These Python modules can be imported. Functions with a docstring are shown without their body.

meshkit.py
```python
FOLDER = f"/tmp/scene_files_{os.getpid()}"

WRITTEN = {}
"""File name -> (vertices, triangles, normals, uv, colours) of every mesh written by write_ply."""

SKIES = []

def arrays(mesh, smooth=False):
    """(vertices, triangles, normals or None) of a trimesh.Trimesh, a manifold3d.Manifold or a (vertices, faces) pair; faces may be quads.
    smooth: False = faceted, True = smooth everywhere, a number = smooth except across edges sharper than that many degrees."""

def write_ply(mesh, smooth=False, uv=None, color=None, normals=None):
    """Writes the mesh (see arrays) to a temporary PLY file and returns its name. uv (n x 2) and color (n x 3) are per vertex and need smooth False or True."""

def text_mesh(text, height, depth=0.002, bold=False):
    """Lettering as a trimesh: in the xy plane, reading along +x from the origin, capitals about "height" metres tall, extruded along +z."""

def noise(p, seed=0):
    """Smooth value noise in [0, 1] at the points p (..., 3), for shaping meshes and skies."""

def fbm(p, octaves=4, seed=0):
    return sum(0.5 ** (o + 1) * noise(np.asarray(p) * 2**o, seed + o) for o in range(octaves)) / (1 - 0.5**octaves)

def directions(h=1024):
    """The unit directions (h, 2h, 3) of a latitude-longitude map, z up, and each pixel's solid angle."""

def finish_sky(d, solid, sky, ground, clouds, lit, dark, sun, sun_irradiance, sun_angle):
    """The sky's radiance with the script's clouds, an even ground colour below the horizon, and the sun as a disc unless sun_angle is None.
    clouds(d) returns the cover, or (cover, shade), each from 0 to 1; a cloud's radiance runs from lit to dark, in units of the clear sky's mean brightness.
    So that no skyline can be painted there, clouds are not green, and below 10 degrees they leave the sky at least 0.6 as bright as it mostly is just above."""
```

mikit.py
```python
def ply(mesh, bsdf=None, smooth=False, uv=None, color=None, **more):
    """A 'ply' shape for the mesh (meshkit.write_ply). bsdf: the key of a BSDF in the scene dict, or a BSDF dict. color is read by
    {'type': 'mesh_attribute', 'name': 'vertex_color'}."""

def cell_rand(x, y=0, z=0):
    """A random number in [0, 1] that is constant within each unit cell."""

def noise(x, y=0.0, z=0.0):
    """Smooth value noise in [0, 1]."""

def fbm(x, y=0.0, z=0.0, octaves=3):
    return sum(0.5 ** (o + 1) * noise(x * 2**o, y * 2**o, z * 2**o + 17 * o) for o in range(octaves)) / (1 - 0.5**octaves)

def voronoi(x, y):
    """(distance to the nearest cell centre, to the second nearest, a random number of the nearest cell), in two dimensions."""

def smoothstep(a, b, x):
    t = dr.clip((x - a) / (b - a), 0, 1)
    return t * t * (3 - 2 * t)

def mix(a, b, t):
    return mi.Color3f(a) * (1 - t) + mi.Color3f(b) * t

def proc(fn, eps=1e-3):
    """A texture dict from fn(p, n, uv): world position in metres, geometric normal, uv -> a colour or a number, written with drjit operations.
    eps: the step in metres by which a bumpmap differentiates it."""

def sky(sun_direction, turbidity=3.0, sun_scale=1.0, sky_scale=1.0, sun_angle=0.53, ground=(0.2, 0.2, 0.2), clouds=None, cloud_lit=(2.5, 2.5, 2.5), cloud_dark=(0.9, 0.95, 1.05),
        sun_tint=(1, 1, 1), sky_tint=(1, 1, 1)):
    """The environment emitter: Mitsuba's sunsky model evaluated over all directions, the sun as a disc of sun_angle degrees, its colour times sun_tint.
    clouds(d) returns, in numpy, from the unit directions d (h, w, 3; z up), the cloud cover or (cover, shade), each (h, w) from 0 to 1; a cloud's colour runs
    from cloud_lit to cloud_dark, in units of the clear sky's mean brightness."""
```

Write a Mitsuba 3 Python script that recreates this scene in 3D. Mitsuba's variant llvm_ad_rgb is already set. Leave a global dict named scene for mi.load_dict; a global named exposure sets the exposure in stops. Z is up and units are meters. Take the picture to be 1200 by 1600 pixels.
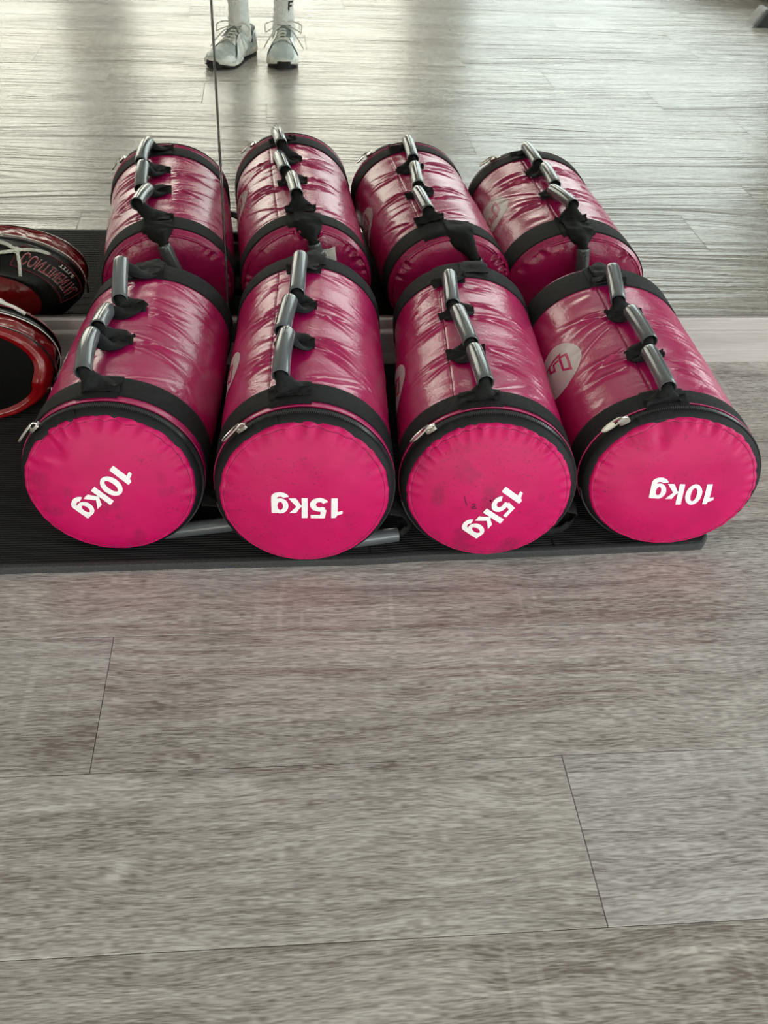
import math, random
import numpy as np
import trimesh
import manifold3d as m3
import drjit as dr
import mitsuba as mi
import mikit, meshkit
from mikit import noise, fbm, smoothstep, mix, cell_rand

T = mi.ScalarTransform4f
scene, labels = {'type': 'scene'}, {}
K = 0.786                      # one unit of the survey of the photograph, in metres (a floor plank is 1.22 m long)

# ---------------------------------------------------------------- camera
FOC = 1559.49                  # focal length in pixels of the 1200 x 1600 frame
CR = np.array([[0.9950210976825659, -0.088864065493101, 0.045124195622965484],      # right
               [-0.020233406266614982, -0.6234459774173731, -0.7816045819421394],   # down
               [0.09758905900474656, 0.7768000328952969, -0.6221399235352396]])     # forward
CAM = np.array([0, 0, K])
_m = np.eye(4); _m[:3, 0], _m[:3, 1], _m[:3, 2], _m[:3, 3] = -CR[0], -CR[1], CR[2], CAM
scene['camera'] = {'type': 'perspective', 'fov': 2 * math.degrees(math.atan(600 / FOC)), 'fov_axis': 'x', 'near_clip': 0.01, 'far_clip': 100.0,
                   'to_world': T(_m.tolist())}
exposure = -0.30

# ---------------------------------------------------------------- daylight: the tall windows in the wall behind the photographer
WIN = [  # x0, x1, z0, z1, colour of the daylight
    (-3.40, -1.22, 0.12, 2.75, (5.6, 5.4, 4.85)),
    (-0.94, 0.86, 0.12, 2.75, (5.6, 5.4, 4.85)),
    (1.14, 4.10, 0.12, 2.75, (4.0, 4.5, 4.6)),
]
SIDE_WIN = (-3.2, 0.9, 0.45, 2.75, (5.4, 6.0, 6.3))      # a window in the right-hand wall: y0, y1, z0, z1, colour
YB, YM, XL, XR, ZC = -4.00, 1.360, -4.2, 4.6, 2.95      # back wall, mirror plane, side walls, ceiling

# ---------------------------------------------------------------- helpers
def tag(key, label, cat=None, group=None, kind=None):
    d = {'label': label} if label else {}
    if cat: d['category'] = cat
    if group: d['group'] = group
    if kind: d['kind'] = kind
    labels[key] = d

def put(key, mesh, bsdf, smooth=False, uv=None, **more):
    k, i = key, 0
    while k in scene:
        i += 1; k = f'{key}_{i:03d}'
    scene[k] = mikit.ply(mesh, 'bsdf_' + bsdf if isinstance(bsdf, str) else bsdf, smooth, uv=uv, **more)
    return k

def box(x0, x1, y0, y1, z0, z1, bevel=0.0):
    if bevel <= 0:
        b = trimesh.creation.box((x1 - x0, y1 - y0, z1 - z0)); b.apply_translation(((x0 + x1) / 2, (y0 + y1) / 2, (z0 + z1) / 2)); return b
    p = []
    for sx in (x0 + bevel, x1 - bevel):
        for sy in (y0 + bevel, y1 - bevel):
            for sz in (z0 + bevel, z1 - bevel):
                p += [(sx + d[0], sy + d[1], sz + d[2]) for d in np.vstack([np.eye(3), -np.eye(3)]) * bevel]
    return trimesh.convex.convex_hull(np.array(p))

def cat(*ms): return trimesh.util.concatenate([m if isinstance(m, trimesh.Trimesh) else trimesh.Trimesh(*m, process=False) for m in ms])

def grid_faces(nu, nv, wrap_v=False, wrap_u=False):
    iu = np.arange(nu if wrap_u else nu - 1); iv = np.arange(nv if wrap_v else nv - 1)
    a, b = np.meshgrid(iu, iv, indexing='ij'); a2, b2 = (a + 1) % nu, (b + 1) % nv
    q = np.stack([a * nv + b, a2 * nv + b, a2 * nv + b2, a * nv + b2], -1).reshape(-1, 4)
    return np.vstack([q[:, [0, 1, 2]], q[:, [0, 2, 3]]])

def grid_mesh(P, wrap_v=False, wrap_u=False, flip=False):
    nu, nv = P.shape[:2]; f = grid_faces(nu, nv, wrap_v, wrap_u)
    if flip: f = f[:, ::-1]
    return trimesh.Trimesh(P.reshape(-1, 3), f, process=False)

def frame_along(path):
    p = np.asarray(path, float); t = np.gradient(p, axis=0); t /= np.linalg.norm(t, axis=1, keepdims=True) + 1e-12
    n = np.zeros_like(t); ref = np.array([0, 0, 1.0]) if abs(t[0, 2]) < .9 else np.array([1.0, 0, 0])
    for i in range(len(t)):
        ref = ref - t[i] * (ref @ t[i]); ref /= np.linalg.norm(ref) + 1e-12; n[i] = ref
    return t, n, np.cross(t, n)

def tube(path, r, sides=10, cap=True):
    p = np.asarray(path, float); t, n, b = frame_along(p); r = np.broadcast_to(r, (len(p),))
    a = np.arange(sides) * 2 * np.pi / sides
    P = p[:, None] + r[:, None, None] * (np.cos(a)[None, :, None] * n[:, None] + np.sin(a)[None, :, None] * b[:, None])
    v = P.reshape(-1, 3); f = grid_faces(len(p), sides, True)
    if cap:
        k = len(v); v = np.vstack([v, p[:1], p[-1:]]); j = np.arange(sides); j2 = (j + 1) % sides; e = (len(p) - 1) * sides
        f = np.vstack([f, np.stack([np.full(sides, k), j, j2], 1), np.stack([np.full(sides, k + 1), e + j2, e + j], 1)])
    m = trimesh.Trimesh(v, f, process=False)
    if m.volume < 0: m.invert()
    return m

def pipe(path, ro, ri, sides=28):
    """A hollow sleeve with rounded lips."""
    p = np.asarray(path, float); t, n, b = frame_along(p); a = np.arange(sides) * 2 * np.pi / sides
    rm = (ro + ri) / 2; w = (ro - ri) / 2
    ring = []
    for i in range(len(p)): ring.append((p[i], ro, i))
    ring.append((p[-1] + t[-1] * w, rm, -1))
    for i in range(len(p) - 1, -1, -1): ring.append((p[i], ri, i))
    ring.append((p[0] - t[0] * w, rm, 0))
    P = np.array([c + r * (np.cos(a)[:, None] * n[i] + np.sin(a)[:, None] * b[i]) for c, r, i in ring])
    m = grid_mesh(P, True, True)
    if m.volume < 0: m.invert()
    return m

def spline(pts, n):
    from scipy.interpolate import CubicSpline, PchipInterpolator
    p = np.asarray(pts, float); d = np.r_[0, np.cumsum(np.linalg.norm(np.diff(p[:, :3], axis=0), axis=1))]
    return PchipInterpolator(d, p)(np.linspace(0, d[-1], n))

def sm(x): x = np.clip(x, 0, 1); return x * x * (3 - 2 * x)

# ---------------------------------------------------------------- materials
def mat(name, d): scene['bsdf_' + name] = d if d['type'] in ('twosided', 'conductor') else {'type': 'twosided', 'bsdf': d}
def rgb(*c): return {'type': 'rgb', 'value': list(c)}
def princ(c, rough, spec=0.5, **k): return {'type': 'principled', 'base_color': c if isinstance(c, dict) else rgb(*c), 'roughness': rough, 'specular': spec, **k}
def two(b): return {'type': 'twosided', 'bsdf': b}

def wood_value(u, v):
    w = fbm(u * 1.1, v * 6.0, 0.0, 2)
    wob = fbm(u * 9.0, v * 26.0, 5.0, 2)
    field = noise(u * 1.25, v * 8.5 + 0.9 * w, 9.0) + 0.16 * wob        # growth rings cut lengthwise: contour lines of a slow field
    ring = 0.5 + 0.5 * dr.sin(field * 62.0)
    tone = 0.6 * noise(u * 1.9 + 4.0, v * 17.0 + w * 6.0, 2.0) + 0.4 * noise(u * 5.0, v * 60.0 + 5.0 * wob, 3.0)
    fine = fbm(u * 42.0 + 2.0 * wob, v * 520.0 + 9.0 * wob, 7.0, 2)
    tick = noise(u * 150.0, v * 1050.0 + 16.0 * wob, 11.0)
    return w, ring, tone, fine, tick

def wood_col(p, n, uv):
    u, v = uv.x, uv.y
    w, ring, tone, fine, tick = wood_value(u, v)
    strength = smoothstep(0.35, 0.75, noise(u * 1.4, v * 7.0, 17.0))
    saw = smoothstep(0.68, 0.92, noise(u * 120.0 + 3.0 * w, v * 4.0, 5.0)) * smoothstep(0.50, 0.80, noise(u * 2.3, v * 8.0, 21.0))
    g = 0.62 * tone + 0.22 * strength * (ring - 0.5) + 0.72 * (fine - 0.5) + 0.66 * (tick - 0.5) + 0.19 + 0.15 * saw
    g = dr.clip(g, 0.0, 1.0)
    warm = noise(u * 0.9, v * 3.0, 31.0)
    plank = cell_rand(dr.floor(u / 4.0), dr.floor(v / 4.0))
    c = mix((0.190, 0.161, 0.140), (0.565, 0.535, 0.495), g)
    c = c * mix((1.01, 0.99, 0.975), (0.97, 0.99, 1.02), warm)
    return c * (0.90 + 0.12 * plank)

def wood_h(p, n, uv):
    u, v = uv.x, uv.y
    w, ring, tone, fine, tick = wood_value(u, v)
    return 0.60 * noise(u * 1.9, v * 40.0 + w * 8.0, 13.0) + 0.55 * noise(u * 3.2, v * 84.0 + w * 16.0, 15.0) + 0.30 * noise(u * 5.0, v * 170.0 + w * 20.0, 19.0) + 0.12 * fine + 0.06 * tick

WOODC, WOODH = mikit.proc(wood_col), mikit.proc(wood_h, eps=0.0012)
mat('vinyl_wood', {'type': 'bumpmap', 'arbitrary': WOODH, 'scale': 0.0027, 'bsdf': princ(WOODC, 0.27, 0.28)})
mat('skirting_wood', princ(mikit.proc(lambda p, n, uv: mix((0.42, 0.385, 0.355), (0.62, 0.585, 0.555), 0.45 * noise(p.x * 3.0, p.z * 130.0) + 0.55 * fbm(p.x * 25.0, p.z * 700.0, 0.0, 2))), 0.4))
mat('joint_black', princ((0.008, 0.008, 0.008), 0.85, 0.2))
mat('mirror_silver', {'type': 'conductor', 'material': 'none', 'specular_reflectance': rgb(0.765, 0.785, 0.735)})
mat('paint_white', two(princ((0.50, 0.49, 0.47), 0.7, 0.3)))
mat('ceiling_paint', two(princ((0.62, 0.61, 0.60), 0.8, 0.2)))
mat('frame_grey', princ((0.10, 0.10, 0.10), 0.45))

PINK, PINKD = (0.390, 0.005, 0.088), (0.330, 0.004, 0.073)
def pink_body(p, n, uv):
    s = fbm(uv.x * 60.0, uv.y * 60.0, 3.0, 3)
    return mix(PINK, PINKD, s)
mat('pink_vinyl', two({'type': 'bumpmap', 'arbitrary': mikit.proc(lambda p, n, uv: fbm(uv.x * 420.0, uv.y * 420.0, 0.0, 2), eps=0.0006), 'scale': 0.00022,
     'bsdf': princ(mikit.proc(pink_body), 0.26, 0.75)}))
def cap_dirt(uv):
    grime = smoothstep(0.60, 0.80, fbm(uv.x * 34.0, uv.y * 34.0, 1.0, 3)) * (0.35 + 0.65 * noise(uv.x * 900.0, uv.y * 900.0))
    speck = smoothstep(0.80, 0.90, noise(uv.x * 620.0, uv.y * 620.0, 9.0)) * smoothstep(0.42, 0.62, noise(uv.x * 26.0, uv.y * 26.0, 4.0))
    which = cell_rand(dr.floor(uv.x / 10.0 + 0.5), 3.0)
    return dr.clip(0.62 * speck + (0.12 + 0.7 * which) * grime, 0.0, 1.0)
def pink_cap(p, n, uv):
    return mix(mix((0.540, 0.004, 0.106), (0.470, 0.004, 0.090), fbm(uv.x * 55.0, uv.y * 55.0, 3.0, 2)), (0.10, 0.012, 0.035), 0.75 * cap_dirt(uv))
def weave_h(p, n, uv):
    a, b = dr.sin(uv.x * 4200.0 + uv.y * 900.0), dr.sin(uv.y * 4200.0 - uv.x * 900.0)
    return 0.5 + 0.25 * (a * b) + 0.25 * noise(uv.x * 300.0, uv.y * 300.0)
mat('pink_canvas', two({'type': 'bumpmap', 'arbitrary': mikit.proc(weave_h, eps=0.0003), 'scale': 0.00008, 'bsdf': princ(mikit.proc(pink_cap), 0.44, 0.28)}))
mat('print_white', two(princ(mikit.proc(lambda p, n, uv: mix((0.86, 0.85, 0.84), (0.70, 0.60, 0.62), smoothstep(0.66, 0.8, fbm(p.x * 500.0, p.y * 500.0, p.z * 500.0)))), 0.45, 0.4)))
mat('print_silver', two(princ((0.52, 0.46, 0.45), 0.34, 0.5)))
mat('print_pink', two(princ((0.46, 0.012, 0.10), 0.35, 0.5)))
mat('ink_dark', two(princ((0.10, 0.01, 0.04), 0.6, 0.3)))
def web_h(p, n, uv):
    return 0.5 + 0.3 * dr.sin(uv.x * 3600.0) * (0.6 + 0.4 * dr.sin(uv.y * 5200.0)) + 0.2 * noise(uv.x * 500.0, uv.y * 500.0)
mat('webbing', two({'type': 'bumpmap', 'arbitrary': mikit.proc(web_h, eps=0.0003), 'scale': 0.00016, 'bsdf': princ(mikit.proc(
    lambda p, n, uv: mix((0.004, 0.004, 0.0045), (0.012, 0.012, 0.0125), fbm(uv.x * 300.0, uv.y * 300.0, 0.0, 2))), 0.75, 0.25)}))
mat('zip_tape', two(princ((0.006, 0.006, 0.0065), 0.6, 0.3)))
mat('zip_nylon', princ((0.030, 0.030, 0.032), 0.25, 0.6))
mat('zip_metal', princ((0.62, 0.60, 0.55), 0.24, 0.5, metallic=1.0))
mat('pvc_grey', two(princ((0.085, 0.094, 0.098), 0.16, 0.65)))
mat('thread_dark', princ((0.13, 0.004, 0.03), 0.7))
mat('tag_paper', two(princ((0.75, 0.74, 0.70), 0.6)))
def mat_h(p, n, uv):
    return 0.5 + 0.5 * dr.sin(uv.y * 2.0 * math.pi / 0.0042)
mat('rubber_mat', princ(mikit.proc(lambda p, n, uv: mix((0.007, 0.007, 0.0075), (0.014, 0.014, 0.0145), fbm(p.x * 90.0, p.y * 300.0, p.z * 300.0, 3))), 0.62, 0.2))
mat('rubber_edge', princ(mikit.proc(lambda p, n, uv: mix((0.022, 0.023, 0.024), (0.050, 0.052, 0.052), noise(p.x * 900.0, p.y * 900.0, p.z * 900.0))), 0.7, 0.4))
mat('red_leather', two({'type': 'bumpmap', 'arbitrary': mikit.proc(lambda p, n, uv: fbm(p.x * 70.0, p.y * 70.0, p.z * 70.0, 3), eps=0.001), 'scale': 0.0012, 'bsdf': princ((0.20, 0.003, 0.005), 0.18, 0.5)}))
mat('red_lining', two(princ((0.22, 0.005, 0.007), 0.35, 0.5)))
mat('black_leather', two({'type': 'bumpmap', 'arbitrary': mikit.proc(lambda p, n, uv: fbm(p.x * 45.0, p.y * 45.0, p.z * 45.0, 2), eps=0.001), 'scale': 0.001, 'bsdf': princ((0.006, 0.006, 0.0065), 0.36, 0.4)}))
mat('patch_black', two(princ((0.012, 0.008, 0.009), 0.5, 0.4)))
mat('patch_red', two(princ((0.30, 0.03, 0.045), 0.5, 0.4)))
mat('patch_line', two(princ((0.55, 0.40, 0.40), 0.5, 0.4)))
mat('strap_white', two(princ((0.72, 0.70, 0.64), 0.6, 0.3)))
mat('steel_black', princ((0.018, 0.019, 0.021), 0.35, 0.5))
mat('cap_rim', princ((0.10, 0.105, 0.11), 0.35, 0.5))

# ================================================================= the room
FLOOR_UV = lambda x, y, a, b: np.stack([x + a, y + b], -1)
# ---- planks, each its own piece (laid almost along the mirror), and the floor they are glued to
TH = math.radians(-0.3913); PT, PN = np.array([math.cos(TH), math.sin(TH)]), np.array([-math.sin(TH), math.cos(TH)])
PW, PL, P0 = 0.22644 * K, 1.552 * K, 0.53306 * K
ENDS = {5: .2, 4: .75, 3: -.1, 2: 1.053, 1: -.245, 0: .33, -1: .58, -2: 1.514, -3: 1.307, -4: .977, -5: .697, -6: 1.669, -7: .1, -8: 1.2, -9: 1.858, -10: .45, -11: 1.0, -12: .25}
rngp = np.random.default_rng(5)
PX0, PX1, PY0, PY1 = -1.85, 2.75, P0 - 12 * PW, YM + 0.001
floor_base = [box(XL, XR, YB, YM + .02, -0.06, -0.0045)]
def flat(x0, x1, y0, y1, z=0.0): return (np.array([[x0, y0, z], [x1, y0, z], [x1, y1, z], [x0, y1, z]]), np.array([[0, 1, 2], [0, 2, 3]]))
rest = [flat(XL, XR, YB, PY0 - .001), flat(XL, PX0, PY0 - .001, YM), flat(PX1, XR, PY0 - .001, YM)]
fb = cat(*floor_base, *rest)
put('floor', fb, 'vinyl_wood', False, uv=np.stack([fb.vertices[:, 0] + 400.3, fb.vertices[:, 1] + 210.7], -1))
tag('floor', 'grey washed wood effect vinyl floor', kind='structure')
def plank(a0, a1, b0, b1):
    """From a0 to a1 along the row, b0 to b1 across it; a thin bevel on every edge."""
    g, e = 0.0003, 0.0005
    def corners(i, z): return [np.r_[a * PT + b * PN, z] for a, b in ((a0 + i, b0 + i), (a1 - i, b0 + i), (a1 - i, b1 - i), (a0 + i, b1 - i))]
    v = np.array(corners(g, -.0045) + corners(g, -.0005) + corners(g + e, 0.0)); f = [[8, 9, 10], [8, 10, 11]]
    for lo in (0, 4):
        for k in range(4):
            k2 = (k + 1) % 4; f += [[lo + k, lo + k2, lo + 4 + k2], [lo + k, lo + 4 + k2, lo + 4 + k]]
    return trimesh.Trimesh(v, np.array(f), process=False)
def clip_y(b0, b1): return b0, min(b1, PY1)
for row in range(-12, 6):
    b0, b1 = clip_y(P0 + row * PW, P0 + (row + 1) * PW)
    if b1 - b0 < .01: continue
    e = ENDS[row] * K
    a = e - PL * math.ceil((e - PX0) / PL)
    while a < PX1:
        a0, a1 = max(a, PX0), min(a + PL, PX1)
        if a1 - a0 > .02:
            m = plank(a0, a1, b0, b1); off = rngp.uniform(0, 1, 2)
            i, j = rngp.integers(1, 60, 2) * 4.0
            uv = np.stack([m.vertices @ np.r_[PT, 0] - a0 + i + .3 + off[0], m.vertices @ np.r_[PN, 0] - b0 + j + .3 + off[1] * 2], -1)
            put('floor__plank', m, 'vinyl_wood', False, uv=uv)
        a += PL

# ---- walls, ceiling, mirror, skirting
put('wall_mirror', box(XL, XR, YM + .006, YM + .12, 0, ZC), 'frame_grey'); tag('wall_mirror', 'wall behind the gym mirrors', kind='structure')
put('ceiling', box(XL - .1, XR + .1, YB - .1, YM + .12, ZC, ZC + .1), 'ceiling_paint'); tag('ceiling', 'white ceiling', kind='structure')
put('wall_left', box(XL - .1, XL, YB - .1, YM + .12, 0, ZC), 'paint_white'); tag('wall_left', 'white side wall', kind='structure')
sy0, sy1, sz0, sz1, sc_ = SIDE_WIN
put('wall_right', cat(box(XR, XR + .1, YB - .1, sy0, 0, ZC), box(XR, XR + .1, sy1, YM + .12, 0, ZC), box(XR, XR + .1, sy0, sy1, 0, sz0), box(XR, XR + .1, sy0, sy1, sz1, ZC)), 'paint_white')
put('window_4', cat(box(XR - .01, XR + .06, sy0, sy1, sz0, sz0 + .06), box(XR - .01, XR + .06, sy0, sy1, sz1 - .06, sz1), box(XR - .01, XR + .06, sy0, sy0 + .06, sz0, sz1), box(XR - .01, XR + .06, sy1 - .06, sy1, sz0, sz1)), 'frame_grey'); tag('window_4', 'wide daylit window in the right side wall', kind='structure')
put('window_4__pane', (np.array([[XR + .05, sy0 + .05, sz0 + .05], [XR + .05, sy1 - .05, sz0 + .05], [XR + .05, sy1 - .05, sz1 - .05], [XR + .05, sy0 + .05, sz1 - .05]]), np.array([[0, 2, 1], [0, 3, 2]])), 'paint_white', emitter={'type': 'area', 'radiance': rgb(*sc_)}); tag('wall_right', 'white side wall', kind='structure')
bw, xs = [], [XL] + [v for w in WIN for v in w[:2]] + [XR]
for i in range(0, len(xs), 2): bw.append(box(xs[i], xs[i + 1], YB - .1, YB, 0, ZC))
for w in WIN: bw += [box(w[0], w[1], YB - .1, YB, 0, w[2]), box(w[0], w[1], YB - .1, YB, w[3], ZC)]
put('wall_windows', cat(*bw), 'paint_white'); tag('wall_windows', 'white wall with tall windows behind the photographer', kind='structure')
for i, (x0, x1, z0, z1, c) in enumerate(WIN):
    wn = f'window_{i + 1}'
    fr = [box(x0, x1, YB - .06, YB + .01, z0, z0 + .06), box(x0, x1, YB - .06, YB + .01, z1 - .06, z1), box(x0, x0 + .06, YB - .06, YB + .01, z0, z1), box(x1 - .06, x1, YB - .06, YB + .01, z0, z1)]
    put(wn, cat(*fr), 'frame_grey'); tag(wn, 'tall daylit window behind the photographer', kind='structure')
    pane = flat(x0 + .05, x1 - .05, 0, 1)
    v = np.array([[x0 + .05, YB - .05, z0 + .05], [x1 - .05, YB - .05, z0 + .05], [x1 - .05, YB - .05, z1 - .05], [x0 + .05, YB - .05, z1 - .05]])
    put(wn + '__pane', (v, np.array([[0, 2, 1], [0, 3, 2]])), 'paint_white', emitter={'type': 'area', 'radiance': rgb(*c)})

SEAM_X, MB, MT = -0.0788, 0.0766, 2.1
def mirror_panel(x0, x1): return box(x0, x1, YM, YM + .005, MB + .0015, MT, .0008)
put('mirror_panel', mirror_panel(XL + .3, SEAM_X - .0010), 'mirror_silver', False); tag('mirror_panel', 'frameless wall mirror on the left of the vertical seam', 'mirror')
put('mirror_panel', mirror_panel(SEAM_X + .0010, XR - .2), 'mirror_silver', False); tag('mirror_panel_001', 'frameless wall mirror on the right of the vertical seam', 'mirror')
# skirting: a tall lower face, a small ridge and a narrower strip above it
prof = [(YM - .0100, 0), (YM - .0100, .0520), (YM - .0088, .0545), (YM - .0055, .0560), (YM - .0045, .0575), (YM - .0045, MB - .004), (YM - .0030, MB - .0018), (YM + .006, MB - .0018), (YM + .006, 0)]
pv = np.array([[x, y, z] for x in (XL, XR) for y, z in prof]); npf = len(prof)
sk = trimesh.Trimesh(pv, np.array([[i, (i + 1) % npf, npf + (i + 1) % npf] for i in range(npf)] + [[i, npf + (i + 1) % npf, npf + i] for i in range(npf)]), process=False)
put('baseboard_mirror', sk, 'skirting_wood', False); tag('baseboard_mirror', 'pale wood effect skirting board under the mirror', kind='structure')

# ================================================================= the rubber mat
MZ = 0.0094
def ribbed_mat():
    # outline of the front edge as the photograph has it, slightly wavy; ribs run along x
    fx = [-1.10, -0.325, -0.110, 0.085, 0.1078, 0.1525, 0.348, 0.50]; fy = [0.880, 0.8813, 0.8819, 0.8815, 0.8818, 0.8850, 0.8894, 0.8936]
    xsr = np.linspace(-1.10, 0.520, 150); front = np.interp(xsr, fx, fy)
    corner = np.clip((xsr - 0.505) / 0.015, 0, 1); front = front + 0.015 * (1 - np.sqrt(1 - corner ** 2 * .999))
    back = 1.335; n = 106; pitch = (back - .895) / n
    strip, ribs_y, ribs_z = [], [], []
    d = [(0, -MZ), (0, -.0022), (.0008, -.0008), (.0022, 0), (.0068, 0), (.0072, -.0012)]
    for k in range(n):
        o = .0078 + k * pitch
        d += [(o, -.0012), (o + pitch * .20, 0), (o + pitch * .60, 0), (o + pitch * .80, -.0012)]
    L = np.array(d)
    frac = L[:, 0] / L[-1, 0]
    Y = front[None] + np.where(L[:, :1] < .03, L[:, :1], .03 + (L[:, :1] - .03) / (L[-1, 0] - .03) * (back - front[None] - .03))
    Z = np.broadcast_to(MZ + L[:, 1:], Y.shape); X = np.broadcast_to(xsr[None], Y.shape)
    P = np.stack([X, Y, Z], -1)
    return P, len(L)
MP, nL = ribbed_mat()
put('rubber_mat', grid_mesh(MP[5:], flip=True), 'rubber_mat', False)
tag('rubber_mat', 'long black ribbed rubber mat under the pink bags', 'mat')
put('rubber_mat__edge_strip', grid_mesh(MP[:6], flip=True), 'rubber_edge', 40); tag('rubber_mat__edge_strip', 'smooth grey front edge')
side = MP[:, -1]; sv = np.vstack([side, side * [1, 1, 0]]); nn = len(side)
put('rubber_mat__side', trimesh.Trimesh(sv, np.array([[i, nn + i, i + 1] for i in range(nn - 1)] + [[i + 1, nn + i, nn + i + 1] for i in range(nn - 1)]), process=False), 'rubber_edge'); tag('rubber_mat__side', 'cut end')
for k, (x, w) in enumerate(((0.098, .0022), (0.322, .0022))):     # short cuts in the ribs beside the front edge
    put('rubber_mat__cut', box(x, x + w, .8905 + .006 * k, .9035 + .006 * k, MZ - .0008, MZ + .0004), 'joint_black')

# ================================================================= the pink bags
class Bag: pass
BAGS = []
for i, (v, roll, spec) in enumerate([
    ([-0.2482, 1.1678, 0.0688, 0.1296, 0.115, 0.9318, 0.0148, 0.048, 0.0989, 0.431, 0.4816, 0.0394], 0, dict(text='10kg', tc=(-.004, .000), ta=-131.5, seam=-25, logo=-84, dent=-46, pull=-50)),
    ([0.0268, 1.1289, 0.042, 0.1285, 0.1217, 0.9317, 0.0126, 0.0448, 0.0957, 0.4835, 0.5267, 0.0185], 0, dict(text='15kg', tc=(.0025, -.006), ta=180, seam=-24, logo=-80, dent=None, pull=-42)),
    ([0.2944, 1.1355, 0.0686, 0.1295, 0.1156, 0.9225, 0.0167, 0.0406, 0.0849, 0.4700, 0.5230, 0.047], 0, dict(text='15kg', tc=(.0065, -.018), ta=-125, seam=-25, logo=-91, dent=None, pull=-44)),
    ([0.5790, 1.1543, 0.0146, 0.1385, 0.111, 0.9303, 0.0191, 0.0277, 0.077, 0.4266, 0.4923, -0.0150], 0, dict(text='10kg', tc=(.006, -.004), ta=178, seam=-14, logo=-68, dent=-19, pull=-39)),
]):
    b = Bag(); b.i = i; b.x, b.y, b.yaw = v[0] * K, v[1] * K, v[2]; b.rh, b.rv, b.kc = v[3] * K, v[4] * K, v[5]
    b.tilt, b.f2, b.f1, b.r1, b.r2 = [q * K for q in v[6:11]]; b.tp = v[11] / (.5 * K); b.__dict__.update(spec)
    b.ax = np.array([math.sin(b.yaw), math.cos(b.yaw), 0]); b.rt = np.array([math.cos(b.yaw), -math.sin(b.yaw), 0]); b.c = np.array([b.x, b.y, MZ + b.rv])
    BAGS.append(b)
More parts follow.
